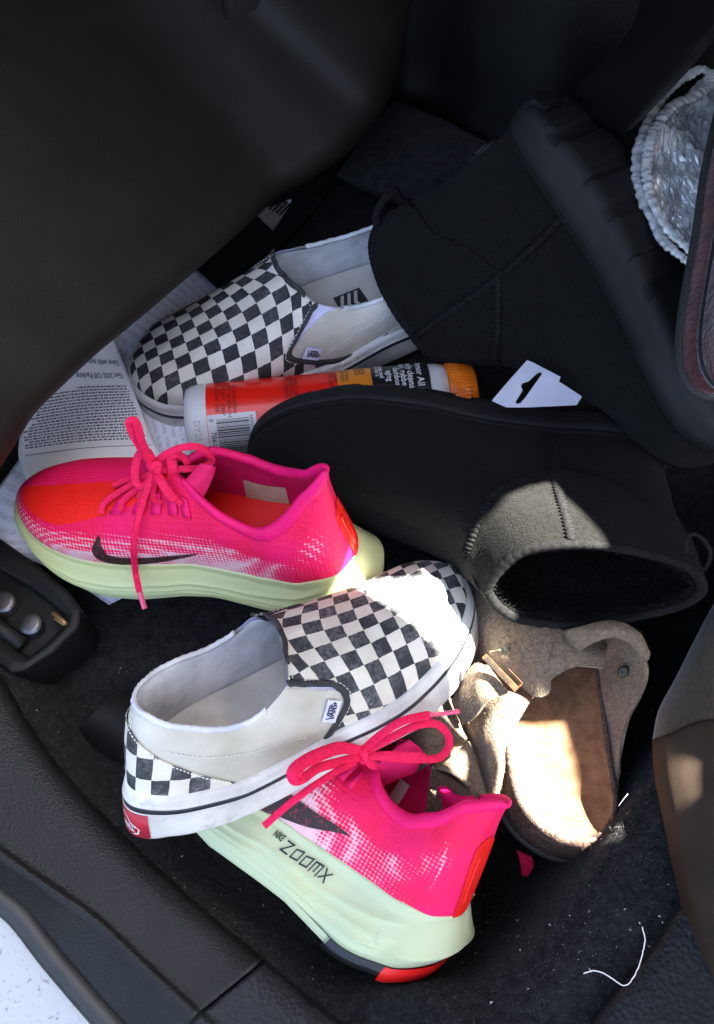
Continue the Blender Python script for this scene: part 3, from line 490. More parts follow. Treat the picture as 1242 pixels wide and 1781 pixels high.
def seat_right():
    r = thing('seat_cushion', at(1260, 1300, .15), 'brown vinyl and cloth seat bolster at the right edge', 'car seat')
    E = [(1330, 900, .055), (1242, 1050, .055), (1206, 1118, .055), (1174, 1182, .055), (1146, 1235, .055), (1135, 1275, .055), (1134, 1300, .055), (1138, 1350, .055), (1156, 1440, .055), (1178, 1548, .055), (1206, 1650, .055), (1246, 1745, .055), (1310, 1880, .055)]
    def rows(a, b, lift=0):
        R = []
        for x, y, z in E[a:b]:
            R.append([(x + 120, y + 20, z - .09), (x + 34, y + 4, z - .04), (x + 5, y, z - .014), (x, y, z + lift), (x + 9, y + 2, z + .010 + lift), (x + 32, y + 6, z + .020 + lift), (x + 90, y + 16, z + .030 + lift), (x + 220, y + 30, z + .036), (x + 420, y + 40, z + .036)])
        return R
    up = rows(0, 6); up[-1] = [(a[0] + 0, a[1] + 12 - .5 * min(max(0, a[0] - x5), 115), a[2]) for a, x5 in zip(up[-1], [1135] * 9)]
    sheet('cushion_cloth', up, MT['cloth'], r, nu=50, nv=50)
    lo = rows(5, 13, .002); first = [(a[0], a[1] + 14 - .5 * min(max(0, a[0] - 1135), 115), a[2]) for a in lo[0]]
    tuck = [(a[0] + 6, a[1] + 2, a[2] - .008) for a in first]
    lo[0] = first; lo = [tuck] + lo
    lo = [lo[0], lo[1]] + lo[3:]
    sheet('cushion_vinyl', lo, MT['seatvinyl'], r, nu=90, nv=50)
seat_right()

def shell():
    """added out of view to steer the light: roof with gaps shaping the sun patches, far side, ends; open on the door side"""
    gap = [(.484, .118), (.500, .099), (.528, .090), (.544, .094), (.555, .106), (.567, .120), (.583, .128), (.600, .133), (.605, .080), (.603, .060), (.606, .034), (.636, .024), (.689, .027), (.696, .0), (.697, -.020), (.705, -.028), (.703, -.046), (.694, -.057), (.664, -.056), (.640, -.032), (.630, -.006), (.618, .004), (.605, .009), (.588, .022), (.578, .034), (.557, .040), (.535, .044), (.517, .057), (.505, .068), (.496, .080), (.488, .096)]  # opening outlined so the sun reaches only the wanted patches
    gap2 = [(.586, -.006), (.600, -.004), (.603, -.019), (.590, -.022)]
    V2, F = fill2d([[(.03, .22), (.03, -.60), (1.6, -.60), (1.6, 1.5), (-1.3, 1.5), (-1.3, .22)], gap, gap2]); V = np.c_[V2, np.full(len(V2), .80)]
    o = mk('sun_mask_roof', V, F, MT['blocker'], smooth=False, kind='structure'); solid(o, .004, 1)  # unseen sun blocker added above the footwell
    V = np.array([(-1.3, -.2, -.6), (-1.3, 1.5, -.6), (-1.3, 1.5, .8), (-1.3, -.2, .8), (1.6, -.2, -.6), (1.6, 1.5, -.6), (1.6, 1.5, .8), (1.6, -.2, .8)])
    mk('sky_block_walls', V, [(0, 1, 2, 3), (4, 5, 6, 7), (1, 2, 6, 5)], MT['blocker'], smooth=False, kind='structure')  # unseen walls added to keep out low sky light
MT['blocker'] = M('dark_light_blocker', (.04, .04, .04), None, .9)
shell()
# ---------------------------------------------------------------- shoes
class Shoe:
    def __init__(s, half, key, name, label, cat, group, k):
        p = POSES[key]; s.h = half; s.R = np.array(p['R']); s.s = np.array(p['s']) * k
        s.t = CAM + k * (np.array(p['t']) - CAM); s.P = np.array(p['P']); s.W = np.array(p['W'])
        s.root = thing(name, s.t, label, cat, group, R=s.R); s.vis = None
    def w(s, q):
        q = np.asarray(q, float); n = len(s.P)
        r = np.linalg.norm(q[..., None, :] - s.P, axis=-1)
        d = -r @ s.W[:n] + s.W[n] + q @ s.W[n + 1:]
        return ((q + d) * s.s) @ s.R.T + s.t
    def S(s, u, v, side, off=0): return s.w(s.h.P(u, v, side, off))
    def mk(s, name, V, F, mat, parent=None, **k): return mk(name, s.w(np.asarray(V).reshape(-1, 3)), F, mat, parent or s.root, **k)
    def patch(s, name, u0, u1, v0, v1, nu, nv, mat, off=0, sides=(1, -1), uvf=None, parent=None, lerp=True, **k):
        """piece of the upper between u0(v)..u1(v) and v0(t)..v1(t)"""
        a = np.linspace(0, 1, nu)[:, None]; b = np.linspace(0, 1, nv)[None]
        f = lambda g, x: g(x) if callable(g) else g + 0 * x
        A, Bq = np.broadcast_arrays(a, b)
        if callable(v0) or callable(v1):
            U = f(u0, Bq) + (f(u1, Bq) - f(u0, Bq)) * A; Vv = f(v0, U) + (f(v1, U) - f(v0, U)) * Bq
        else:
            Vv = v0 + (v1 - v0) * Bq; U = f(u0, Vv) + (f(u1, Vv) - f(u0, Vv)) * A
        parts, uvs = [], []
        for sd in sides:
            q = s.h.P(U, Vv, sd, off); parts.append((q, gfaces(nu, nv)))
            if uvf: uvs.append(uvf(s.h.P(U, Vv, sd), U, Vv, sd))
        V, F = join(parts)
        return s.mk(name, V, F, mat, parent, weld=2e-5 if len(sides) > 1 else 0, uv=np.concatenate([x.reshape(-1, 2) for x in uvs]) if uvf else None, **k)
    def path(s, uv, n, side, off=0):
        q = cr(np.array(uv, float), np.linspace(0, 1, n)); return s.h.P(q[:, 0], q[:, 1], side, off)
    def nrm(s, uv, n, side):
        return s.path(uv, n, side, .004) - s.path(uv, n, side, 0)
    def loop(s, n, v=0.0, off=0.0):
        """closed outline of the bottom edge (toe -> side + -> heel -> side -)"""
        u = np.linspace(0, 1, n); a = s.h.P(u, v + 0 * u, 1); b = s.h.P(u[1:-1], v + 0 * u[1:-1], -1)[::-1]
        L = np.concatenate([a, b]); T = np.roll(L, -1, 0) - np.roll(L, 1, 0); nn = np.stack([T[:, 1], -T[:, 0]], 1); nn /= np.linalg.norm(nn, axis=1, keepdims=True) + 1e-9
        if (nn[0] @ np.array([1, 0])) < 0: nn = -nn
        return L, nn, np.concatenate([u, u[1:-1][::-1]]), np.concatenate([np.ones(n), -np.ones(n - 2)])
    def wall(s, name, levels, n, mat, capb=False, capt=False, usel=None, parent=None, fn=None, **k):
        """side wall round the outline: levels of (z or f(loop xy,u), outward offset)"""
        L, nn, u, sd = s.loop(n); rows = []
        for z, o in levels:
            zz = z(L, u) if callable(z) else np.full(len(L), z); oo = o(L, u) if callable(o) else o
            rows.append(np.c_[L[:, :2] + nn * np.broadcast_to(oo, (len(L),))[:, None], zz])
        V = np.array(rows); m = len(L); F = gfaces(len(rows), m, False, True)
        if usel is not None:
            F = [f for f in F if usel(u[f[0] % m], sd[f[0] % m]) and usel(u[f[2] % m], sd[f[2] % m])]
        V = V.reshape(-1, 3)
        if fn: V = fn(V)
        def cap(r):
            c = len(V); return [(r * m + i, r * m + (i + 1) % m, r * m + (m - 1 - i) % m) for i in range(0)]
        if capb: F = F + s.capf(m, 0, n)
        if capt: F = F + s.capf(m, (len(rows) - 1) * m, n)
        return s.mk(name, V, F, mat, parent, **k)
    def capf(s, m, o, n):
        F = []
        f = lambda i, side: o + (i if side > 0 else (m - i) % m if i not in (0, n - 1) else i)
        for i in range(n - 1):
            q = [f(i, 1), f(i + 1, 1), f(i + 1, -1), f(i, -1)]; q = list(dict.fromkeys(q))
            if len(q) > 2: F.append(tuple(q))
        return F
    def stitch(s, name, runs, mat, gap=.0032, ln=.0019, r=.00035, off=.0006, parent=None, n=200):
        parts = []
        for uv, side in runs:
            P = s.path(uv, n, side, off); d = np.r_[0, np.cumsum(np.linalg.norm(np.diff(P, axis=0), axis=1))]
            x = 0
            while x + ln < d[-1]:
                q = [np.array([np.interp(y, d, P[:, i]) for i in range(3)]) for y in (x, x + ln)]
                parts.append(tube(np.array([q[0], q[1]]), r, 4)); x += gap
        V, F = join(parts); return s.mk(name, V, F, mat, parent)
    def strip(s, name, uv, n, side, r, mat, flat=.5, off=.0008, parent=None, nn=8, wob=0, both=False):
        ps = []
        for sd in ((1, -1) if both else (side,)):
            P = s.path(uv, n, sd, off); rr = r * (1 + wob * np.sin(np.arange(n) * 1.9)) if wob else r
            ps.append(tube(P, rr, nn, flat, s.nrm(uv, n, sd)))
        V, F = join(ps); return s.mk(name, V, F, mat, parent)
    def decal(s, name, V2, F, fn, mat, parent=None, **k):
        return s.mk(name, fn(V2), F, mat, parent, smooth=False, recalc=False, **k)
    def frame(s, u, v, side, off=0):
        """local frame on the upper: origin, along the shoe, across, normal"""
        p = s.h.P(np.array([u]), np.array([v]), side, off)[0]; a = s.h.P(np.array([u + .01]), np.array([v]), side)[0] - s.h.P(np.array([u - .01]), np.array([v]), side)[0]
        n = s.h.P(np.array([u]), np.array([v]), side, .01)[0] - s.h.P(np.array([u]), np.array([v]), side, 0)[0]
        n /= np.linalg.norm(n); a -= n * (a @ n); a /= np.linalg.norm(a); return p, a, np.cross(n, a), n
    def depth_at(s):
        """returns f(px, py): distance along the view of the nearest surface of the upper seen there"""
        u, v = np.meshgrid(np.linspace(0, 1, 90), np.linspace(0, 1, 40)); Q = np.concatenate([s.S(u, v, 1).reshape(-1, 3), s.S(u, v, -1).reshape(-1, 3)])
        d = Q - CAM; z = d @ np.array([0, _s, -_c]); x = 621 + FPX * d[:, 0] / z; y = 890.5 - FPX * (d @ np.array([0, _c, _s])) / z
        def f(px, py):
            r = np.hypot(x - px, y - py); i = r < max(9, r.min() + 3); return z[i].min()
        return f

def checker_mat(name, light, dark, wear=.5):
    m, nt, b = base_mat(name, .75, .3)
    tc = N(nt, 'TexCoord'); nz = N(nt, 'TexNoise'); nz.inputs['Scale'].default_value = 2.2; nz.inputs['Detail'].default_value = 3
    nt.links.new(tc.outputs['UV'], nz.inputs['Vector'])
    va = N(nt, 'VectorMath', operation='MULTIPLY_ADD'); nt.links.new(nz.outputs['Color'], va.inputs[0]); va.inputs[1].default_value = (.10, .10, 0); nt.links.new(tc.outputs['UV'], va.inputs[2])
    sp = N(nt, 'SeparateXYZ'); nt.links.new(va.outputs[0], sp.inputs[0])
    s = mth(nt, 'ADD', mth(nt, 'FLOOR', sp.outputs[0]), mth(nt, 'FLOOR', sp.outputs[1])); ck = mth(nt, 'FLOORED_MODULO', s, 2.0)
    rub = ramp(nt, tex(nt, 'noise', 420, 3), .35, .75); wide = ramp(nt, tex(nt, 'noise', 45, 4), .35, .7)
    wr = mth(nt, 'MULTIPLY', mth(nt, 'MULTIPLY', rub, wide), wear)
    dk = mixc(nt, wr, c4(dark), c4((.22, .22, .22)))
    lt = mixc(nt, ramp(nt, tex(nt, 'noise', 30, 6), .4, .72), c4(light), c4(tuple(x * y for x, y in zip(light, (.80, .76, .68)))))
    nt.links.new(mixc(nt, ck, lt, dk), b.inputs['Base Color'])
    bump(nt, b, [(tex(nt, 'noise', 900, 2), .25, .0006), (tex(nt, 'noise', 70, 3), .25, .0015)])
    return m
def canvas(name, c1, c2, vs=25): return M(name, c1, c2, .8, vs, (('noise', 1100, .3, .0005), ('noise', 60, .3, .002)), .25, lo=.35, hi=.7)


def mats():
    MT['checkA'] = checker_mat('checker_canvas_worn', (.70, .66, .58), (.028, .030, .034), 1.1)
    MT['checkB'] = checker_mat('checker_canvas', (.66, .63, .57), (.020, .021, .024), .5)
    MT['quarter'] = canvas('offwhite_canvas', (.60, .58, .52), (.37, .345, .26), 16)
    MT['lining'] = M('white_lining', (.66, .67, .70), (.48, .49, .52), .8, 60, (('noise', 500, .3, .0008), ('noise', 45, .5, .004)))
    MT['gusset'] = M('lavender_elastic', (.60, .60, .80), (.52, .52, .74), .8, 90, (('noise', 900, .4, .0006),))
    MT['rubber'] = M('white_rubber', (.64, .63, .60), (.40, .38, .35), .55, 26, (('noise', 200, .15, .0006), ('noise', 45, .2, .002)), .4, lo=.42, hi=.78, detail=9, dirt=((.24, .22, .19), 70, .56, .76))
    MT['navy'] = M('navy_stripe', (.012, .013, .022), None, .5)
    MT['blackbind'] = M('black_binding', (.018, .018, .018), (.035, .035, .035), .8, 300, (('noise', 900, .4, .0006),))
    MT['thread'] = M('pale_thread', (.74, .73, .68), None, .8)
    MT['insole'] = M('insole_fabric', (.56, .53, .48), (.42, .40, .36), .85, 40, (('noise', 800, .3, .0005),))
    MT['redlabel'] = M('red_rubber', (.42, .012, .03), (.34, .01, .025), .45, 60)
    MT['whiteink'] = M('white_print', (.75, .74, .74), None, .6)
    MT['blackink'] = M('black_print', (.012, .014, .013), None, .5)
    MT['tag'] = M('woven_tag', (.62, .62, .80), (.55, .55, .74), .8, 200)
mats()
SZ = .0116
def slip_uv(q, U, V, sd):
    """checks laid along the shoe: distance along the ridge, distance down from the ridge"""
    h = SLIP; uu = np.linspace(0, .42, 60); c = h.raw(uu, np.ones(60)); fr = h.raw(np.zeros(30), np.linspace(0, 1, 30))
    prof = np.concatenate([fr, c[1:], [[.10, 0, .093], [0, 0, .093]]]); d = np.r_[0, np.cumsum(np.linalg.norm(np.diff(prof, axis=0), axis=1))]
    o = np.argsort(-prof[:, 0]); xs = prof[o, 0][::-1]; ss = d[o][::-1]; zs = prof[o, 2][::-1]
    x = q[..., 0]; s = np.interp(x, xs, ss); zt = np.interp(x, xs, zs)
    dy = q[..., 1]; dz = np.where(np.abs(dy) > 1e-6, np.maximum(zt - q[..., 2], 0), 0); v = np.sign(dy) * np.hypot(dy, dz * .9) * 1.04
    return np.stack([s / SZ + .35, v / SZ + .5], -1)
def heel_uv(q, U, V, sd):
    h = SLIP; uu = np.linspace(.6, 1, 60); c = h.raw(uu, 0 * uu + .2); d = np.r_[0, np.cumsum(np.linalg.norm(np.diff(c, axis=0), axis=1))]
    s = (d[-1] - np.interp(U, uu, d)) * sd
    return np.stack([s / SZ * .80 + .5, (q[..., 2] - .03) / SZ * .80 + .15], -1)
def edges(tip, tv, base, gap=.645):
    """vamp edge and front edge of the quarter as u(v); they meet in the notch at the side"""
    ub = lambda v: np.interp(v, [0, tv * .25, tv * .5, tv * .78, tv, tv * 1.2, .62, .8, 1], [base, base - (base - tip) * .32, base - (base - tip) * .62, tip + (base - tip) * .10, tip, tip + .006, tip + .045, .55, .59])
    uq = lambda v: np.interp(v, [tv, .6, .8, 1], [tip, tip + (gap - tip) * .40, tip + (gap - tip) * .72, gap])
    return ub, uq
def slip_on(key, label, k, vis, chk, tip, tv, base, gap):
    s = Shoe(SLIP, key, 'slip_on_shoe', label, 'slip-on shoe', 'checkered slip-on shoes', k); r = s.root; s.vis = vis
    ub, uq = edges(tip, tv, base, gap); uqf = edges(tip, tv, base)[1]
    s.patch('vamp', 0.0, ub, 0, 1, 60, 34, chk, uvf=slip_uv)
    s.patch('elastic_gusset', lambda v: ub(v) - .01, lambda v: uq(v) + .01, tv - .02, 1, 8, 14, MT['gusset'], off=-.0012, sides=(vis,))
    s.patch('elastic_gusset', lambda v: ub(v) - .01, lambda v: uqf(v) + .01, tv - .02, 1, 8, 14, MT['gusset'], off=-.0012, sides=(-vis,))
    def u0(q): return lambda v: np.where(v > tv, q(np.maximum(v, tv)), ub(v) - .012)
    s.patch('quarter', u0(uq), 1.0, 0, 1, 46, 24, MT['quarter'], off=-.0003, sides=(vis,)); s.patch('quarter', u0(uqf), 1.0, 0, 1, 46, 24, MT['quarter'], off=-.0003, sides=(-vis,))
    vt = lambda u: np.interp(u, [.70, .74, .8, .88, .94, 1], [0.02, .15, .36, .56, .68, .72])
    s.patch('heel_patch', .70, 1.0, 0.0, vt, 40, 14, chk, off=.0009, uvf=heel_uv)
    s.stitch('heel_stitching', [([(u, float(vt(np.array(u))) - .015) for u in np.linspace(.72, 1, 12)], sd) for sd in (1, -1)], MT['thread'], off=.0013)
    bu = [(.405, 1), (.46, 1), (.53, 1)] + [(float(ub(np.array(v))), v) for v in (1, .9, .75, .62, tv * 1.2, tv * 1.06, tv, tv * .94, tv * .75, tv * .5, tv * .25, 0)]
    s.strip('binding', bu, 140, 1, .0024, MT['blackbind'], .6, .0006, both=True)
    bi = [(.43, .975), (.50, .965)] + [(float(ub(np.array(v))) - .012, v) for v in (.93, .8, .65, tv * 1.2, tv, tv * .8, tv * .5, tv * .25)]
    s.stitch('binding_stitching', [(bi, 1), (bi, -1)], MT['thread'], off=.0012)
    for run in ([([(.585, .18), (.64, .30), (.72, .42), (.80, .55), (.84, .60)], vis), ([(float(uq(np.array(v))) + .012, v) for v in (tv + .06, .6, .8, .97)], vis),
             ([(.955, .62), (.957, .8), (.96, .98)], vis), ([(.965, .62), (.967, .8), (.97, .98)], vis)]): s.stitch('quarter_stitching', [run], MT['thread'], off=.0004)['kind'] = 'stuff'
    cu = [(u, 1.0) for u in np.linspace(.66, 1, 12)]
    s.strip('collar_edge', cu, 60, 1, .0019, MT['lining'], .9, -.001, both=True, wob=.12)
    # inside
    s.patch('lining', .36, 1.0, 0.0, 1, 50, 20, MT['lining'], off=-.0032)
    L, nn, u, sd = s.loop(60); V = np.c_[L[:, :2] - nn * .004, .033 + 0 * u]
    ins = s.mk('insole', np.concatenate([V, np.c_[L[:, :2] - nn * .004, .030 + 0 * u]]), s.capf(len(L), 0, 60), MT['insole'])
    # sole
    rub = MT['rubber']; e = .0042
    sole = s.wall('sole', [(0.0, -.002), (.0005, e - .0015), (.003, e), (.012, e - .0002), (.022, e - .0004), (.028, e - .0006), (.0305, e - .0016), (.031, .0)], 90, rub, capb=True)
    s.wall('sole_stripe', [(.0200, e - .0004), (.0202, e + .0006), (.0232, e + .0005), (.0234, e - .0005)], 90, MT['navy'])
    s.wall('toe_bumper', [(.0035, e), (.0037, e + .0011), (.0185, e + .0009), (.0190, e - .0002)], 90, rub, usel=lambda u, sd: u < .20)
    for z in (.0195, .0238): s.wall('foxing_ridge', [(z - .0008, e - .0008), (z, e + .0009), (z + .0008, e - .0008)], 90, rub)
    lab = s.wall('heel_label', [(.0030, e), (.0032, e + .0009), (.0180, e + .0008), (.0182, e - .0002)], 140, MT['redlabel'], usel=lambda u, sd: u > .868)
    L, nn, u, sd = s.loop(200); i0 = int(np.argmax(u)); d = np.r_[0, np.cumsum(np.linalg.norm(np.diff(L[:, :2], axis=0), axis=1))]; d -= d[i0]
    def heelfn(z0, off):
        def f(V2):
            P = np.stack([np.interp(V2[:, 0], d, L[:, j] + nn[:, j] * off) for j in (0, 1)], 1); return np.c_[P, z0 + V2[:, 1]]
        return f
    for tx, z, sz in (('VANS', .0120, .0046), ('"OFF THE WALL"', .0068, .0058)):
        V2, F = text2d(tx, sz, .00012, 'CENTER'); s.decal('heel_lettering', V2, F, heelfn(z, e + .0013), MT['whiteink'], lab)
    V2, F = fill2d([[(x * 1.38, z) for x, z in L_] for L_ in [[(-.017, .0055), (-.013, .0046), (.013, .0046), (.017, .0055), (.0185, .0088), (.012, .0118), (.005, .0160), (-.005, .0160), (-.012, .0118), (-.0185, .0088)], [(-.0178, .0088), (-.0115, .0112), (-.0045, .0153), (.0045, .0153), (.0115, .0112), (.0178, .0088), (.0163, .0061), (.013, .0054), (-.013, .0054), (-.0163, .0061)]]])
    s.decal('heel_emblem', V2, F, heelfn(0, e + .0012), MT['whiteink'], lab)
    # woven tag by the notch
    p, a, c, n = s.frame(tip + .035, tv * .7, vis)
    q0 = s.h.P(np.array([ub(tv * .3), ub(tv * .92)]), np.array([tv * .3, tv * .92]), vis)
    a = q0[1] - q0[0]; a -= n * (a @ n); a /= np.linalg.norm(a); c = np.cross(n, a)
    up = 1 if c[0] * -1 + c[2] > 0 else -1
    if vis > 0: a = -a; 
    c = np.cross(n, a); org = q0.mean(0) + n * .0018 + c * .0062 + np.array([-.001, 0, 0])
    f = lambda V2, o: org + V2[:, :1] * a + V2[:, 1:] * c + n * o
    R = [(-.0088, -.005), (.0088, -.005), (.0088, .005), (-.0088, .005)]
    Vb = np.concatenate([f(np.array(R), 0), f(np.array(R), .0009)]); tg = s.mk('side_tag', Vb, [(0, 1, 2, 3), (4, 5, 6, 7), (0, 1, 5, 4), (1, 2, 6, 5), (2, 3, 7, 6), (3, 0, 4, 7)], MT['tag'], smooth=False)
    Z = .0040
    logo = [[(-.0062, .0026), (-.0046, -.0024), (-.0028, .0026), (.0046, .0026)], [(-.0030, -.0022), (-.0016, .0016), (-.0002, -.0022)], [(-.0025, -.0008), (-.0007, -.0008)], [(.0008, -.0022), (.0008, .0016), (.0030, -.0022), (.0030, .0016)], [(.0058, .0014), (.0044, .0016), (.0042, .0002), (.0056, -.0006), (.0056, -.0020), (.0041, -.0020)], [(.0070, .0002), (.0074, -.0006), (.0070, -.0014), (.0066, -.0006), (.0070, .0002)]]
    V2, F = strokes(logo, .0009); s.decal('tag_lettering', V2, F, lambda v: f(v, .0013), MT['navy'], tg)
    return s

def run_mats():
    def knit(name):
        m, nt, b = base_mat(name, .7, .35)
        tc = N(nt, 'TexCoord'); sp = N(nt, 'SeparateXYZ'); nt.links.new(tc.outputs['UV'], sp.inputs[0])
        # UV: x = paleness of the knit, y = redness ; both 0..1 maps painted by geometry regions of the shoe
        vo = N(nt, 'TexVoronoi'); vo.inputs['Scale'].default_value = 390; vo.inputs['Randomness'].default_value = .12; nt.links.new(tc.outputs['Object'], vo.inputs['Vector'])
        holes = ramp(nt, vo.outputs['Distance'], .25, .55)
        nz = ramp(nt, tex(nt, 'noise', 160, 3), .3, .7)
        pale = mth(nt, 'MULTIPLY', sp.outputs[0], 1.0)
        pk = mixc(nt, ramp(nt, tex(nt, 'noise', 35, 4), .35, .7), c4((.82, .004, .11)), c4((.78, .003, .058)))
        th = mth(nt, 'SUBTRACT', mth(nt, 'ADD', mth(nt, 'MULTIPLY', vo.outputs['Distance'], 1.4), mth(nt, 'MULTIPLY', pale, 1.5)), mth(nt, 'MULTIPLY', nz, .10))
        fa = ramp(nt, th, 1.02, 1.40)
        fa = mth(nt, 'MULTIPLY', fa, mth(nt, 'GREATER_THAN', pale, .02))
        c1 = mixc(nt, mth(nt, 'MULTIPLY', fa, .88), pk, c4((.74, .52, .56)))
        c2 = mixc(nt, ramp(nt, sp.outputs[1], .45, .55), c1, c4((.82, .010, .004)))
        nt.links.new(c2, b.inputs['Base Color'])
        bump(nt, b, [(vo.outputs['Distance'], .35, .0012), (tex(nt, 'noise', 40, 3), .2, .003)])
        return m
    MT['knit'] = knit('pink_knit')
    MT['pink'] = M('pink_padded_fabric', (.82, .004, .15), (.76, .003, .105), .65, 40, (('noise', 900, .35, .0007),), .3)
    MT['pinklace'] = M('pink_lace', (.82, .006, .085), (.62, .004, .05), .75, 500, (('noise', 1200, .5, .0006),), .3)
    MT['pinklin'] = M('pink_mesh_lining', (.74, .008, .12), (.62, .006, .09), .75, 60, (('noise', 700, .4, .0008),), .3)
    MT['redpanel'] = M('red_panel', (.80, .010, .004), (.74, .008, .006), .5, 50)
    MT['mint'] = M('mint_foam', (.47, .54, .35), (.52, .55, .30), .55, 14, (('noise', 150, .15, .0006), ('noise', 420, .15, .0004)), .4, lo=.4, hi=.65, dirt=((.26, .27, .19), 22, .60, .82))
    MT['cream'] = M('cream_foam', (.52, .56, .30), (.56, .58, .26), .55, 14, (('noise', 150, .15, .0006), ('noise', 420, .15, .0004)), .4, lo=.4, hi=.65, dirt=((.30, .30, .18), 22, .60, .82))
    MT['tip'] = M('clear_pink_tip', (.80, .10, .22), None, .2)
    MT['brownknit'] = M('dark_brown_print', (.022, .006, .006), (.30, .02, .05), .6, 420, (), lo=.55, hi=.72)
    MT['outsole'] = M('black_rubber', (.012, .012, .012), None, .35)
    MT['redrub'] = M('red_rubber_outsole', (.70, .010, .008), None, .4)
    MT['beige'] = M('beige_label', (.62, .50, .36), (.50, .38, .26), .7, 90)
run_mats()
def foam_levels(h):
    pass
ZB = ([-.03, -.012, 0, .02, .05, .09, .12, .155, .19, .23, .262, .285, .295], [.034, .024, .012, .003, .0015, .003, .006, .005, .000, .003, .012, .024, .032])
def runner(key, label, k, vis, head):
    s = Shoe(RUN, key, 'running_shoe', label, 'running shoe', 'pink running shoes', k); s.vis = vis; n = 11
    def uvf(q, U, V, sd):
        if head: pale = np.clip((.40 - V) / .12, 0, 1) * np.clip((U - .12) / .10, 0, 1) * np.clip((.74 - U) / .16, 0, 1) * .50
        else: pale = np.clip((U - .30) / .04, 0, 1) * np.clip((.63 - .25 * V - U) / .16, 0, 1) * .98
        spk = np.clip((.55 - V) / .1, 0, 1) * np.clip((.78 - U) / .1, 0, 1) * .30
        dot = np.clip(1.25 - np.hypot((U - .80) / .045, (V - .48) / .20), 0, 1) * .27
        pale = np.maximum(np.maximum(pale, spk), dot)
        red = ((V > .55 + .45 * np.clip((U - .20) / .24, 0, 1)) & (U < .44) & (sd == vis)).astype(float) * (1 if head else 0)
        if head: pale = pale * (1 - red)
        return np.stack([pale, red], -1)
    s.patch('upper', 0, 1, 0, 1, 150, 60, MT['knit'], uvf=uvf)
    s.patch('lining', .42, 1, 0, 1, 50, 20, MT['pinklin'], off=-.0042)
    L, nn, u, sd = s.loop(60); zt = L[:, 2] + .003
    s.mk('insole', np.c_[L[:, :2] - nn * .004, zt], s.capf(len(L), 0, 60), MT['redpanel'])
    if head:
        s.patch('insole_print', .58, .70, .05, .34, 10, 8, MT['beige'], off=-.0052, sides=(-vis,))
    else:
        s.patch('size_label', .50, .545, .10, .42, 6, 8, MT['whiteink'], off=-.0052, sides=(-vis,))
    cu = [(.47, .985), (.50, .99)] + [(x, 1.0) for x in np.linspace(.53, 1, 14)]
    s.strip('collar', cu, 90, 1, np.interp(np.linspace(0, 1, 90), [0, .2, .5, .8, 1], [.0030, .0042, .0048, .0040, .0026]), MT['pink'], .85, -.0012, both=True, nn=10)
    # heel strip
    s.patch('heel_strip', .915, 1, .02, lambda u: np.interp(u, [.9, .93, .96, 1], [.50, .60, .64, .64]), 14, 16, MT['redpanel'], off=.0010)
    s.strip('heel_rib', [(.955, .14), (.957, .3), (.96, .5)], 24, vis, .0024, MT['redpanel'], .4, .0014)
    # swoosh
    if head: A = [(.296, .47), (.302, .30), (.325, .17), (.36, .20), (.41, .26), (.475, .335)]; B = [(.300, .47), (.318, .38), (.335, .31), (.365, .295), (.41, .31), (.475, .34)]
    else: A = [(.33, .0), (.36, .02), (.42, .10), (.48, .20), (.53, .28), (.565, .335)]; B = [(.33, .46), (.36, .42), (.42, .375), (.48, .36), (.53, .35), (.565, .34)]
    if head: A = [(.285, .50), (.283, .34), (.297, .15), (.335, .085), (.40, .155), (.472, .30)]; B = [(.289, .50), (.300, .37), (.314, .27), (.345, .235), (.40, .255), (.472, .31)]
    t = np.linspace(0, 1, 50); Aq, Bq = cr(A, t), cr(B, t); b = np.linspace(0, 1, 8)[None, :, None]; UV = Aq[:, None] * (1 - b) + Bq[:, None] * b
    s.mk('swoosh', s.h.P(UV[..., 0], UV[..., 1], vis, .0009), gfaces(50, 8), MT['brownknit'])
    # midsole
    fm = MT['cream'] if head else MT['mint']
    lv = np.linspace(0, 1, 46); L, nn, u, sd = s.loop(130); x = L[:, 0]
    zb = np.interp(x, *ZB); zt = L[:, 2] + .0045
    heel = np.clip((.035 - x) / .05, 0, 1)
    rows = []
    for w_ in lv:
        fl = .003 + .0055 * np.sin(math.pi * min(1, w_ * 1.15)) ** .8 - .004 * (1 - w_) ** 6
        o = fl + heel * (.019 * np.exp(-abs(w_ - .42) / .26) - .004 * (w_ > .9))
        g = 0
        for wk, amp, sl in ((.20, .0030, .10), (.34, .0036, .40), (.47, .0034, .8), (.62, .0030, 1.3)):
            cen = wk + sl * np.clip((.10 - x), -.2, .2) * np.where(x < .1, 2.2, .5); dd = (w_ - cen) / .055
            g = g + amp * np.where(dd > 0, np.exp(-dd * .9), np.exp(dd * 6.0)) * np.clip((x - .03) / .03, 0, 1) * np.clip((.275 - x) / .04, 0, 1)
        rows.append(np.c_[L[:, :2] + nn * (o + g - .0015)[:, None] * 1.0, zb + (zt - zb) * w_])
    rows.append(np.c_[L[:, :2] - nn * .001, zt + .0008])
    V = np.array(rows); m = len(L); F = gfaces(len(rows), m, False, True) + s.capf(m, 0, 130)
    mid = s.mk('midsole', V, F, fm)
    rowsA = V
    # outsole: thin rubber under the foam, black with a red heel block
    def outs(name, sel, mat, lo=-.006):
        R = []
        for dz, o in ((lo, -.004), (lo + .0005, .0015), (.0, .0032), (.0052, .0028 )):
            hb = heel * .008
            R.append(np.c_[L[:, :2] + nn * (o + hb)[:, None], zb + dz])
        Q = np.array(R); Fq = gfaces(4, m, False, True); Fq = [f for f in Fq if sel(x[f[0] % m]) and sel(x[f[2] % m])]
        c = s.capf(m, 0, 130); Fq += [f for f in c if all(sel(x[i % m]) for i in f)]
        return s.mk(name, Q, Fq, mat)
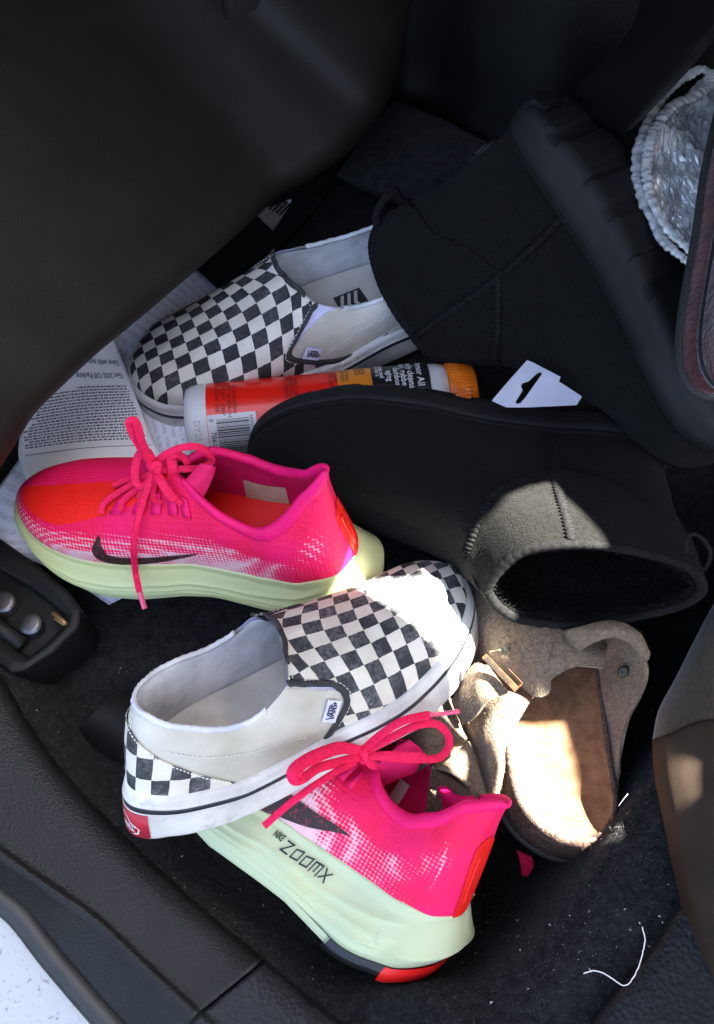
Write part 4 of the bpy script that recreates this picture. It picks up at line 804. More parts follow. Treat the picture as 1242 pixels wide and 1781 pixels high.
    outs('outsole', lambda q: q > .074, fm, -.0022); outs('outsole', lambda q: (q > .024) & (q <= .08), MT['outsole'], -.0065); outs('heel_outsole', lambda q: q <= .026, MT['redrub'], -.0095); 
    if not head:
        fs = {'Z': [[(0, 1), (.9, 1), (0, 0), (.95, 0)]], 'O': [[(.05, 0), (.05, .85), (.95, 1), (.95, .1), (.05, 0)]], 'M': [[(0, 0), (0, .95), (.5, 1), (.5, .2)], [(.5, 1), (1, 1), (1, 0)]], 'X': [[(0, .1), (1, .9)], [(.1, 1), (.9, 0)]]}
        iu = np.argsort(u[:130]); side = vis
        idx = [i for i in range(m) if sd[i] == vis or i in (0, 129)]; idx = sorted(idx, key=lambda i: u[i]); G = rowsA[:46][:, idx]; uu = u[idx]
        arc = np.r_[0, np.cumsum(np.linalg.norm(np.diff(G[30][:, :2], axis=0), axis=1))]
        def mp(V2, a0):
            ai = np.interp(V2[:, 0] + a0, arc, np.arange(len(arc))); wi = np.clip(V2[:, 1] * 45, 0, 44.99); i = np.minimum(ai.astype(int), len(arc) - 2); j = wi.astype(int); fa = (ai - i)[:, None]; fb = (wi - j)[:, None]
            P = (G[j, i] * (1 - fa) + G[j, i + 1] * fa) * (1 - fb) + (G[j + 1, i] * (1 - fa) + G[j + 1, i + 1] * fa) * fb
            d = G[j, i + 1] - G[j, i]; nn_ = np.stack([d[:, 1], -d[:, 0], 0 * d[:, 0]], 1) * side; nn_ /= np.linalg.norm(nn_, axis=1, keepdims=True) + 1e-9
            return P + nn_ * .0012
        a0 = float(np.interp(.375, uu, arc))
        X0 = .034; parts = []
        for ch in 'ZOOMX':
            V2, F2 = strokes(fs[ch], .17)
            # subdivide long strokes lightly by using many small quads
            V2 = np.c_[X0 + V2[:, 0] * .0056, .70 + V2[:, 1] * .14 ]; parts.append((np.c_[V2, 0 * V2[:, 0]], F2)); X0 += .0078
        V2, F2 = join(parts); s.decal('sole_lettering', V2[:, :2], F2, lambda v: mp(v, a0), MT['blackink'], mid)
        V2, F2 = text2d('NIKE', .0034, .00012); V2 = np.c_[V2[:, 0] + .0235, .78 + V2[:, 1] / .028]
        s.decal('sole_lettering', V2, F2, lambda v: mp(v, a0), MT['blackink'], mid)
    # lace tabs
    for uu_ in ((.30, .345, .385, .43, .468) if head else (.40, .44, .475)):
        tb = [[(uu_ - .014, .70), (uu_ - .013, .86)], [(uu_ + .010, .70), (uu_ + .011, .86)]]
        uq_ = np.array([[uu_ - .013, uu_ + .011]]).T + 0 * np.ones((2, 4)); vq_ = np.linspace(.70, .86, 4)[None] + np.zeros((2, 4))
        o = s.mk('lace_tab', s.h.P(uq_, vq_, vis, .0012), gfaces(2, 4), MT['pink']); solid(o, .0016, 0)
    return s
def lace(s, name, pts, wd, mat, parent=None, lift=.004, n=60, flat=.42, tipn=0, absd=None):
    """lace lying over the shoe through places seen in the photograph; each point may carry its own lift"""
    f = s.depth_at(); P = []
    for p in pts:
        d = (absd if absd else f(p[0], p[1])) - (p[2] if len(p) > 2 else lift); P.append(atd(p[0], p[1], d))
    Q = smoothpath(P, n); up = (CAM - Q); return mk(name, *tube(Q, wd, 8, flat, up), mat, parent or s.root)

def boot_mats():
    MT['suede'] = M('black_suede', (.0028, .0028, .0027), (.0088, .0090, .0078), .92, 520, (('noise', 1000, .9, .0016), ('noise', 260, .35, .002), ('noise', 26, .3, .005)), .08, sheen=.03, lo=.3, hi=.7)
    MT['suedeseam'] = M('black_braid', (.0035, .0035, .0037), (.011, .011, .011), .85, 500, (('noise', 800, .5, .0008),), .12)
    MT['bsole'] = M('black_foam_sole', (.0085, .0085, .0092), (.0115, .0115, .0125), .7, 80, (('noise', 500, .2, .0005),), .3)
    MT['fleece'] = M('black_fleece', (.006, .006, .0055), (.022, .022, .020), .95, 420, (('noise', 900, 1, .002), ('noise', 300, .8, .003)), .05)
boot_mats()
def boot(key, label, k, vis, first):
    s = Shoe(BOOT, key, 'suede_boot', label, 'boot', 'black suede boots', k); s.vis = vis; n = 10
    def wr(P): return P
    u, v = np.meshgrid(np.linspace(0, 1, 110), np.linspace(0, 1, 60), indexing='ij'); parts = []
    for sd in (1, -1):
        q = s.h.P(u, v, sd); cre = np.clip((.62 - u) / .2, 0, 1) * np.clip(u / .12, 0, 1) * np.clip(v * 4, 0, 1)
        off = cre * (vnoise(q * np.array([1, .25, .45]), 190, 3)) * .0021 + vnoise(q, 60, 5) * .0014
        off = off * np.sin(math.pi * np.clip(v * 1.0, 0, .5))
        parts.append((s.h.P(u, v, sd, off), gfaces(110, 60)))
    V, F = join(parts); s.mk('upper', V, F, MT['suede'], weld=4e-4)
    for sd in (1, -1): tufts('suede_nap', s.w(s.h.P(u, v, sd, .0004)), 9000, .0011, .00012, MT['suede'], s.root, .8)
    s.patch('fleece_lining', .02, 1, .02, 1, 60, 30, MT['fleece'], off=-.0075)
    rim = [(x, 1.0) for x in np.linspace(.5, 1, 18)]
    s.strip('rim_binding', rim, 110, 1, .0042, MT['suedeseam'], .9, -.003, both=True, nn=10, wob=.05)
    s.strip('welt', [(x, .01) for x in np.linspace(0, 1, 26)], 160, 1, .0036, MT['suedeseam'], .75, .001, both=True)
    um = .69
    s.strip('side_seam', [(um + .01, .02), (um, .3), (um - .005, .6), (um - .01, .99)], 150, vis, .0028, MT['suedeseam'], .5, .0008, wob=.45)
    s.strip('vamp_seam', [(um - .003, .42), (.64, .50), (.59, .60), (.545, .72), (.50, .82), (.45, .90), (.42, .97)], 120, vis, .0026, MT['suedeseam'], .5, .0008, wob=.45)
    s.strip('heel_seam', [(um - .002, .40), (.76, .47), (.83, .60), (.90, .66), (.95, .74), (1, .80)], 120, vis, .0013, MT['suedeseam'], .6, .0008)
    # sole with lugs
    L, nn, uu, sd = s.loop(220); d = np.r_[0, np.cumsum(np.linalg.norm(np.diff(L[:, :2], axis=0), axis=1))]
    sq = (np.sin(d * 2 * math.pi / .034) > .45).astype(float) * (np.sin(d * 2 * math.pi / .071 + 1) > -.6)
    lev = [(0.0, -.006, 1), (.0006, .0035, 1), (.0050, .0045, 1), (.0058, .0050, 0), (.010, .0052, 0), (.020, .0048, 0), (.0275, .0040, 0), (.029, .0015, 0)]
    zb = np.interp(L[:, 0], [0, .02, .06, .2, .25, .285], [.004, .001, 0, 0, .003, .011])
    R = [np.c_[L[:, :2] + nn * (o - .0018 * sq * t)[:, None], z + zb * (1 - z / .029) + .002 * sq * (z < .001)] for z, o, t in lev]
    m = len(L); sole = s.mk('sole', np.array(R), gfaces(len(R), m, False, True) + s.capf(m, 0, 220), MT['bsole'])
    if first:
        q = np.linspace(0, 1, 6)
        V = s.h.P(np.array([[.955, 1], [.955, 1]]), np.array([[.16, .16], [.34, .34]]), vis, .0014); Vm = s.h.P(np.array([[1, .955], [1, .955]]), np.array([[.16, .16], [.34, .34]]), -vis, .0014)
        o = s.mk('heel_label', np.concatenate([V.reshape(2, 2, 3), Vm.reshape(2, 2, 3)[:, 1:]], 1), gfaces(2, 3), MT['bsole']); solid(o, .002, 0)
        s.strip('label_mark', [(.975, .21), (.985, .21), (.985, .29), (.972, .29)], 20, vis, .0004, MT['steel'], 1, .0022)
    return s
# ---------------------------------------------------------------- the shoes in their places
sA = slip_on('slipA', 'worn checkered slip-on lying across the lower pink shoe, toe in sunlight', KS['slipA'], -1, MT['checkA'], .43, .45, .55, .60)
sB = slip_on('slipB', 'cleaner checkered slip-on at the back, half under a black boot', KS['slipB'], 1, MT['checkB'], .455, .38, .68, .645)
rA = runner('runA', 'upright pink running shoe at left with standing lace bow', KS['runA'], 1, True)
rB = runner('runB', 'tilted pink running shoe at the bottom showing its mint sole', KS['runB'], 1, False)
b1 = boot('boot1', 'black suede boot at upper right, sole turned to the right', KS['boot1'], 1, True)
b2 = boot('boot2', 'black suede boot lying in the middle with its opening facing us', KS['boot2'], -1, False)
# ---------------------------------------------------------------- clogs, bottle, papers and the rest
def prop_mats():
    MT['csuede'] = M('taupe_suede', (.23, .175, .125), (.125, .09, .06), .95, 420, (('noise', 650, 1.0, .0022), ('noise', 160, .6, .003)), .08, sheen=.1, lo=.3, hi=.7); MT['csedge'] = M('suede_cut_edge', (.30, .235, .165), (.18, .135, .09), .95, 500, (('noise', 700, 1.0, .002),), .05)
    MT['footbed'] = M('brown_footbed', (.18, .095, .048), (.105, .050, .022), .85, 120, (('noise', 500, .5, .0012), ('noise', 60, .3, .003)), .2, sheen=.2)
    MT['cork'] = M('dark_cork', (.115, .070, .050), (.045, .025, .018), .8, 260, (('noise', 420, 1, .002),), .3)
    MT['csole'] = M('dark_clog_sole', (.028, .026, .025), (.04, .036, .034), .7, 120)
    MT['rivet'] = M('dark_rivet', (.05, .05, .035), None, .35, metal=.8)
    MT['bronze'] = M('bronze_buckle', (.22, .115, .055), (.13, .07, .035), .4, 220, (), metal=.85)
    MT['paper'] = M('white_paper', (.88, .89, .92), (.83, .84, .89), .75, 20, (('noise', 14, .15, .01),), .2)
    MT['wplastic'] = M('white_bottle_plastic', (.62, .63, .64), (.56, .57, .58), .4, 30, (), .5)
    MT['labred'] = M('red_label', (.80, .012, .004), None, .35, coat=.3)
    MT['laborange'] = M('orange_label', (.75, .24, .015), None, .4)
    MT['labblack'] = M('black_label', (.012, .012, .012), None, .35)
    MT['orangecap'] = M('orange_cap', (.78, .17, .008), (.70, .14, .006), .35, 60)
    MT['darkredink'] = M('dark_red_print', (.14, .006, .004), None, .5)
    MT['greyink'] = M('grey_print', (.13, .13, .16), None, .7)
    MT['embossed'] = M('grey_code_print', (.34, .35, .36), None, .5)
    MT['tagplastic'] = M('pale_hang_tag', (.55, .56, .66), (.48, .48, .56), .35, 50, (), .5)
prop_mats()

# ---- clog lying by the seat
def clog():
    Z0 = -.012
    st = [((1015, 1468), (1017, 1468)), ((970, 1457), (1050, 1454)), ((929, 1429), (1070, 1425)), ((902, 1391), (1074, 1390)), ((889, 1347), (1068, 1345)), ((882, 1303), (1060, 1300)), ((872, 1255), (1054, 1250)), ((852, 1180), (1044, 1172)), ((822, 1100), (1032, 1090)), ((795, 1020), (990, 1010)), ((796, 965), (920, 960)), ((845, 937), (855, 937))]
    rim = .040; n = 70; t = np.linspace(0, 1, n)
    Lw = cr([at(*a, Z0 + rim) for a, b in st], t); Rw = cr([at(*b, Z0 + rim) for a, b in st], t); W2 = (Rw - Lw); wn = W2 / (np.linalg.norm(W2, axis=1, keepdims=True) + 1e-9)
    r = thing('suede_clog', (Lw[8] + Rw[8]) / 2 - [0, 0, rim], 'taupe suede clog with sunlit footbed lying beside the seat', 'clog', 'suede clogs')
    a = np.linspace(0, 1, 33)[None, :, None]; ins = .0028; La = Lw + wn * np.minimum(ins, np.linalg.norm(W2, axis=1)[:, None] * .4); Ra = Rw - wn * np.minimum(ins, np.linalg.norm(W2, axis=1)[:, None] * .4)
    P = La[:, None] * (1 - a) + Ra[:, None] * a; b = np.abs(a[..., 0] * 2 - 1); dist = np.r_[0, np.cumsum(np.linalg.norm(np.diff((Lw + Rw) / 2, axis=0), axis=1))][:, None]
    cup = .0125 * (1 - b ** 2.6) * np.clip(dist / .03, 0, 1) ** .7 * np.clip(1.25 - dist / .22, .3, 1) - .004 * np.exp(-((dist - .10) / .03) ** 2) * (1 - b) - .003 * np.exp(-((dist - .03) / .012) ** 2) * 0
    P[..., 2] -= cup + .0008
    mk('footbed', P, gfaces(n, 33), MT['footbed'], r, weld=1e-5)
    O = np.concatenate([Lw, Rw[::-1]]); O = smoothpath(O[np.r_[True, np.linalg.norm(np.diff(O, axis=0), axis=1) > 1e-4]], 200, closed=True); T_ = np.roll(O, -1, 0) - np.roll(O, 1, 0); T_ /= np.linalg.norm(T_, axis=1, keepdims=True); NO = np.stack([T_[:, 1], -T_[:, 0], 0 * T_[:, 0]], 1)
    if ((O + NO * .01 - O.mean(0)) ** 2).sum() < ((O - O.mean(0)) ** 2).sum(): NO = -NO
    ring = lambda o, z: np.c_[(O + NO * o)[:, :2], np.full(len(O), Z0 + z)]
    k = len(O); mk('cork_side', np.array([ring(.006, .009), ring(.0075, .011), ring(.0055, .022), ring(.002, .036), ring(.0003, .0395), ring(-.0014, .0402), ring(-.0034, .0385)]), gfaces(7, k, False, True), MT['cork'], r)
    mk('sole', np.array([ring(-.002, 0), ring(.0075, .0006), ring(.0095, .005), ring(.0085, .0095), ring(.003, .010)]), gfaces(5, k, False, True) + [tuple(range(k))], MT['csole'], r)
    Zb = Z0
    sh = lambda name, rows, th=.0028, nu=34, nv=34, ns=.0004: sheet(name, [[(x, y, z + Zb) for x, y, z in rr] for rr in rows], MT['csuede'], r, nu=nu, nv=nv, thick=th, noise=ns, nscale=300, crisp=MT['csedge'])
    sh('toe_upper', [[(790, 955, .02), (810, 940, .045), (850, 945, .05), (900, 985, .035), (940, 1010, .02)],
      [(785, 1020, .02), (825, 1000, .06), (880, 1000, .065), (960, 1010, .055), (1020, 1040, .02)],
      [(790, 1090, .02), (835, 1075, .065), (900, 1060, .078), (980, 1060, .075), (1060, 1100, .02)],
      [(815, 1150, .03), (850, 1120, .062), (900, 1110, .080), (975, 1100, .085), (1060, 1110, .05)],
      [(852, 1142, .055), (878, 1160, .066), (922, 1160, .082), (985, 1135, .088), (1052, 1135, .07)],
      [(895, 1182, .060), (936, 1207, .068), (962, 1178, .080), (998, 1160, .084), (1048, 1162, .074)]], nu=60, nv=50)
    sh('tab', [[(852, 1133, .078), (872, 1128, .083), (920, 1100, .087), (952, 1092, .088)], [(868, 1150, .077), (890, 1150, .084), (930, 1130, .090), (960, 1120, .090)], [(905, 1180, .070), (922, 1186, .078), (938, 1170, .086), (950, 1150, .088)], [(908, 1186, .066), (930, 1209, .072), (952, 1205, .074), (955, 1178, .080)]], nu=26, nv=26)
    sh('side_flap', [[(1020, 1120, .05), (1062, 1102, .07), (1108, 1108, .085)], [(1044, 1165, .042), (1086, 1150, .066), (1126, 1166, .082)], [(1050, 1220, .038), (1082, 1206, .058), (1113, 1213, .070)],
      [(1056, 1270, .034), (1076, 1258, .046), (1093, 1251, .054)], [(1064, 1330, .032), (1073, 1322, .040), (1081, 1298, .046)], [(1071, 1385, .030), (1075, 1365, .034), (1078, 1345, .038)]])
    sh('folded_edge', [[(996, 1139, .076), (984, 1124, .080), (964, 1106, .076), (958, 1112, .066)], [(1028, 1117, .096), (1022, 1106, .103), (1013, 1093, .100), (1010, 1096, .085)], [(1064, 1106, .102), (1066, 1096, .109), (1066, 1083, .104), (1066, 1088, .088)],
      [(1098, 1119, .102), (1104, 1110, .108), (1108, 1101, .103), (1104, 1106, .088)], [(1121, 1152, .094), (1126, 1146, .098), (1127, 1136, .094), (1124, 1142, .082)]], nu=30, nv=16)
    c = at(1084, 1168, .068 + Zb); nn = (CAM - c); nn /= np.linalg.norm(nn); e1 = np.cross(nn, [0, 0, 1.]); e1 /= np.linalg.norm(e1); e2 = np.cross(nn, e1); a = np.linspace(0, 6.2832, 20, endpoint=False)
    V = np.array([[c + nn * h + (e1 * math.cos(t_) + e2 * math.sin(t_) * 1.25) * q for t_ in a] for q, h in ((.0034, -.004), (.0034, .0022), (.0026, .0032), (.0012, .0030), (.0001, .0026))])
    mk('rivet', V, gfaces(5, 20, False, True), MT['rivet'], r)
    sh('side_strip', [[(858, 1208, .066), (886, 1203, .072), (922, 1218, .066)], [(838, 1236, .056), (868, 1240, .066), (902, 1250, .060)], [(812, 1264, .036), (846, 1276, .056), (880, 1293, .050)], [(826, 1325, .028), (850, 1330, .046), (876, 1332, .040)], [(842, 1370, .022), (856, 1366, .036), (871, 1360, .034)], [(852, 1394, .018), (858, 1390, .026), (868, 1383, .030)]])
    sh('strap', [[(808, 1261, .050), (796, 1242, .052), (788, 1219, .050)], [(828, 1246, .066), (815, 1217, .068), (803, 1190, .062)], [(848, 1221, .078), (836, 1190, .079), (826, 1157, .070)], [(884, 1206, .081), (866, 1180, .082), (848, 1157, .078)]])
    hole = [(870, 1127), (880, 1121), (887, 1125), (890, 1130), (883, 1134), (880, 1141), (874, 1136)]
    V2, F = fill2d([hole]); o = mk('buckle_hole', np.array([at(x, y, .0905 + Zb) for x, y in V2]), F, MT['fleece'], r, smooth=False); solid(o, .0006, 0)
    NET = [LAST[k] for k in (x + str(id(r)) for x in ('toe_upper', 'tab', 'side_flap', 'folded_edge', 'side_strip', 'strap'))]
    for V_, m_ in zip(NET, (5000, 1500, 2600, 1600, 2400, 2000)): tufts('suede_nap', V_, m_, .0017, .00016, MT['csedge'], r)
    # buckle
    A, B = at(842, 1141, .090 + Zb), at(899, 1200, .091 + Zb)
    d = (B - A) / np.linalg.norm(B - A); nn = CAM - A; nn -= d * (nn @ d); nn /= np.linalg.norm(nn); up = np.cross(nn, d); ll = np.linalg.norm(B - A)
    bar = lambda y0, y1, x0, x1, h: (np.array([A + d * x + up * y + nn * z for z in (-.0016, h) for x, y in ((x0, y0), (x1, y0), (x1, y1), (x0, y1))]), [(0, 1, 2, 3), (4, 5, 6, 7), (0, 1, 5, 4), (1, 2, 6, 5), (2, 3, 7, 6), (3, 0, 4, 7)])
    bk = mk('buckle', *join([bar(-.0021, .0021, 0, ll, .0012), bar(.0021, .0050, ll - .0010, ll, .0004), bar(.0050, .0058, ll * .55, ll, .0004)]), MT['bronze'], r, smooth=False); bk.modifiers.new('b', 'BEVEL').width = .0004
    d = (B - A) / np.linalg.norm(B - A); nn = CAM - A; nn -= d * (nn @ d); nn /= np.linalg.norm(nn); up = np.cross(nn, d)
    V2, F = text2d('BIRKENSTOCK', .0034, .00008); V2[:, 0] += .002; V2[:, 1] -= .0012
    mk('buckle_lettering', A + V2[:, :1] * d + V2[:, 1:] * up + nn * .0021, F, MT['blackink'], bk, smooth=False, recalc=False)
    # the other clog, mostly hidden under the pink shoe
    r = thing('suede_clog', at(800, 1330, Z0), 'taupe suede clog mostly hidden behind the lower pink shoe', 'clog', 'suede clogs')
    Zb = Z0 + .0
    sh2 = lambda name, rows, mat=None, **k: sheet(name, [[(x, y, z + Zb) for x, y, z in rr] for rr in rows], mat or MT['csuede'], r, nu=24, nv=24, thick=.0028, noise=.0004, nscale=300, crisp=MT['csedge'], **k)
    sh2('toe_upper', [[(690, 1300, .03), (715, 1240, .05), (770, 1215, .045), (812, 1225, .01)], [(700, 1330, .03), (735, 1290, .055), (785, 1262, .05), (826, 1275, .01)], [(720, 1345, .03), (757, 1322, .052), (803, 1285, .048), (836, 1315, .01)]])
    sh2('strap', [[(750, 1338, .050), (780, 1310, .056), (806, 1290, .052), (830, 1300, .02)], [(762, 1334, .054), (796, 1330, .056), (820, 1325, .05), (842, 1345, .02)], [(772, 1336, .054), (806, 1358, .05), (832, 1382, .04), (850, 1388, .02)]])
    sh2('quarter', [[(752, 1336, .040), (772, 1345, .042), (800, 1362, .038), (828, 1392, .03)], [(745, 1375, .030), (770, 1378, .032), (800, 1392, .028), (820, 1412, .02)], [(740, 1420, .02), (770, 1425, .02), (800, 1430, .015), (820, 1440, .01)]])
    mk('edge', *tube(smoothpath([at(*p, .058 + Zb) for p in ((760, 1332), (778, 1338), (796, 1348), (814, 1364), (832, 1387))], 30), .0019, 8), MT['csuede'], r)
    A, B = at(755, 1332, .064 + Zb), at(806, 1287, .060 + Zb); d = (B - A) / np.linalg.norm(B - A); nn = CAM - A; nn -= d * (nn @ d); nn /= np.linalg.norm(nn); up = np.cross(nn, d)
    if up[1] < 0: up = -up
    q = lambda x, y, z: A + d * x + up * y + nn * z
    ll = np.linalg.norm(B - A); V = np.array([q(0, -.0026, 0), q(ll, -.0026, 0), q(ll, .0026, 0), q(0, .0026, 0), q(0, -.0026, .0016), q(ll, -.0026, .0016), q(ll, .0026, .0016), q(0, .0026, .0016)])
    bk = mk('buckle', V, [(0, 1, 2, 3), (4, 5, 6, 7), (0, 1, 5, 4), (1, 2, 6, 5), (2, 3, 7, 6), (3, 0, 4, 7)], MT['rivet'], r, smooth=False)
    V2, F = text2d('BIRKENSTOCK', .0040, .00004); sx = ll * .94 / (V2[:, 0].max()); mk('buckle_lettering', np.array([q(.001 + x * sx, y - .0014, .0021) for x, y in V2]), F, MT['bronze'], bk, smooth=False, recalc=False)
    o = sheet('pink_tag', [[(898, 1478, -.035), (926, 1490, -.035)], [(905, 1500, -.038), (928, 1505, -.037)], [(908, 1522, -.045), (918, 1524, -.045)]], MT['pinklace'], nu=8, nv=6, thick=.002); tag(o, 'small pink fabric end poking out below the clog heel', 'fabric tag')
clog()

# ---- spray bottle on its side
def bottle():
    A, B = at(327, 741, .028), at(826, 694, .032); ax = B - A; Ln = np.linalg.norm(ax); ax /= Ln; up = np.array([0, 0, 1.]); up -= ax * (up @ ax); up /= np.linalg.norm(up); sd = np.cross(ax, up)   # sd points away from the camera or to it
    if sd[1] > 0: sd = -sd
    r = thing('cleaner_bottle', A + [0, 0, -.026], 'white bottle with red and black label and orange cap lying under the boot', 'bottle')
    X = lambda px: (px - 327) / (826 - 327) * Ln
    R0 = .0305
    prof = [(0, .012), (.0004, .022), (.002, .0275), (.006, R0 - .0006), (.010, R0), (X(742), R0), (X(760), R0 - .0008), (X(776), R0 - .0022)]
    def ringp(x, rad, a): return A + ax * x + (up * math.cos(a) + sd * math.sin(a)) * rad
    def lathe(name, prof, mat, n=64, parent=None, **k):
        a = np.linspace(0, 2 * math.pi, n, endpoint=False); V = np.array([[ringp(x, q, t) for t in a] for x, q in prof]); return mk(name, V, gfaces(len(prof), n, False, True) + [tuple(range(n)), tuple(range((len(prof) - 1) * n, len(prof) * n))], mat, parent or r)
    lathe('body', prof, MT['wplastic'])
    cap = [(X(776), R0 - .0030), (X(777), R0 - .0012), (X(779), R0 - .0008), (X(805), R0 - .0022), (X(822), R0 - .0040), (X(826), R0 - .0065), (X(827), .001)]
    lathe('cap', cap, MT['orangecap'])
    parts = []
    for a in np.linspace(0, 6.283, 60, endpoint=False): parts.append(tube(np.array([ringp(X(782), R0 - .0012, a), ringp(X(815), R0 - .0032, a)]), .0006, 5))
    V, F = join(parts); mk('cap_ribs', V, F, MT['orangecap'], r, kind='stuff')
    def band(name, x0, x1, a0, a1, mat, off, parent=None):
        xs, aa = np.linspace(X(x0), X(x1), 4), np.linspace(a0, a1, 40); V = np.array([[ringp(x, R0 + off, t) for t in aa] for x in xs]); return mk(name, V, gfaces(4, 40), mat, parent or r)
    lab = band('label', 368, 745, -1.6, 2.6, MT['labred'], .0003)
    band('black_panel', 640, 745.5, -1.6, 2.6, MT['labblack'], .0005, lab); band('orange_panel', 590, 648, -1.15, .1, MT['laborange'], .0007, lab)
    bar = band('barcode_panel', 369, 450, .33, 1.75, MT['wplastic'], .0006, lab)
    pts = []; a = .46
    rr = random.Random(3); parts = []
    while a < 1.6:
        w_ = rr.choice((.008, .012, .02, .03)); xs = [X(384), X(438)]; aa = [a, a + w_]
        parts.append((np.array([[ringp(x, R0 + .0009, t) for t in aa] for x in xs]).reshape(-1, 3), [(0, 1, 3, 2)])); a += w_ + rr.choice((.010, .016, .024))
    V, F = join(parts); mk('barcode', V, F, MT['blackink'], bar, kind='stuff')
    def wrap(txt, x, a0, size, mat, parent, off=.0010, dirx=0, bold=0):
        """dirx 0: reads round the bottle, 1: along it"""
        V2, F = text2d(txt, size, bold)
        if dirx: P = [ringp(X(x) + u, R0 + off, a0 - v / R0) for u, v in V2]
        else: P = [ringp(X(x) + v, R0 + off, a0 + u / R0) for u, v in V2]
        mk('print', P, F, mat, parent, smooth=False, recalc=False)
    for tx, x, a0, sz in (('Armor All', 724, -.88, .0072), ('easily cleans', 709, -.95, .0068), ('vinyl, rubber', 697, -.95, .0066), ('dashboards', 686, -.62, .0062), ('aging', 674, -.5, .0060), ('protects and', 662, -1.0, .0046), ('shines for a', 655, -1.0, .0046)):
        wrap(tx, x, a0, sz, MT['whiteink'], lab, .0012, bold=.00012)
    for i, x in enumerate((384, 394, 404, 413)): wrap(('CAUTION: EYE', 'IRRITANT. KEEP', 'OUT OF REACH', 'OF CHILDREN')[i], x, -.62 + .03 * i, .0042, MT['darkredink'], lab)
    for i, x in enumerate((500, 508, 516, 575, 583)): wrap(('DIRECTIONS', 'SHAKE WELL', 'SPRAY ON', 'WIPE DRY', 'ENJOY')[i], x, -.75 + .08 * (i % 3), .0044, MT['darkredink'], lab)
    for i, x in enumerate((596, 604)): wrap(('READ FIRST', 'TEST AREA')[i], x, -.85 , .0038, MT['blackink'], lab)
    V2, F = strokes([[(0, 0), (.006, 0), (.006, .009), (0, .009), (0, 0)], [(.002, .002), (.004, .005), (.002, .007)]], .0009); mk('pictogram', [ringp(X(622) + u, R0 + .0011, -.75 + v / R0) for u, v in V2], F, MT['blackink'], lab, smooth=False)
    for tx, x, a0, sz in (('0', 372, .42, .0050), ('70612', 373, .72, .0058), ): wrap(tx, x, a0, sz, MT['blackink'], lab, .0011)
    wrap('ARMO', 440, .40, .0032, MT['blackink'], lab, .0011)
    wrap('DY25', 346, .42, .0068, MT['embossed'], r, .0003)
bottle()

def paper_uv_lines(name, c):
    """paper with rows of small unreadable print"""
    m, nt, b = base_mat(name, .75, .2); tc = N(nt, 'TexCoord'); sp = N(nt, 'SeparateXYZ'); nt.links.new(tc.outputs['UV'], sp.inputs[0])
    row = mth(nt, 'MULTIPLY', sp.outputs[1], 34.0); ln = mth(nt, 'FLOOR', row); fr = mth(nt, 'FRACT', row)
    cb = N(nt, 'CombineXYZ'); nt.links.new(mth(nt, 'MULTIPLY', sp.outputs[0], 60.0), cb.inputs[0]); nt.links.new(mth(nt, 'MULTIPLY', ln, 7.3), cb.inputs[1])
    nz = N(nt, 'TexNoise'); nz.inputs['Scale'].default_value = 1.6; nz.inputs['Detail'].default_value = 3; nt.links.new(cb.outputs[0], nz.inputs['Vector'])
    k = mth(nt, 'MULTIPLY', mth(nt, 'GREATER_THAN', nz.outputs[0], .47), mth(nt, 'MULTIPLY', mth(nt, 'GREATER_THAN', fr, .3), mth(nt, 'LESS_THAN', fr, .75)))
    nt.links.new(mixc(nt, mth(nt, 'MULTIPLY', k, .28), c4(c), c4((.16, .16, .24))), b.inputs['Base Color']); return m
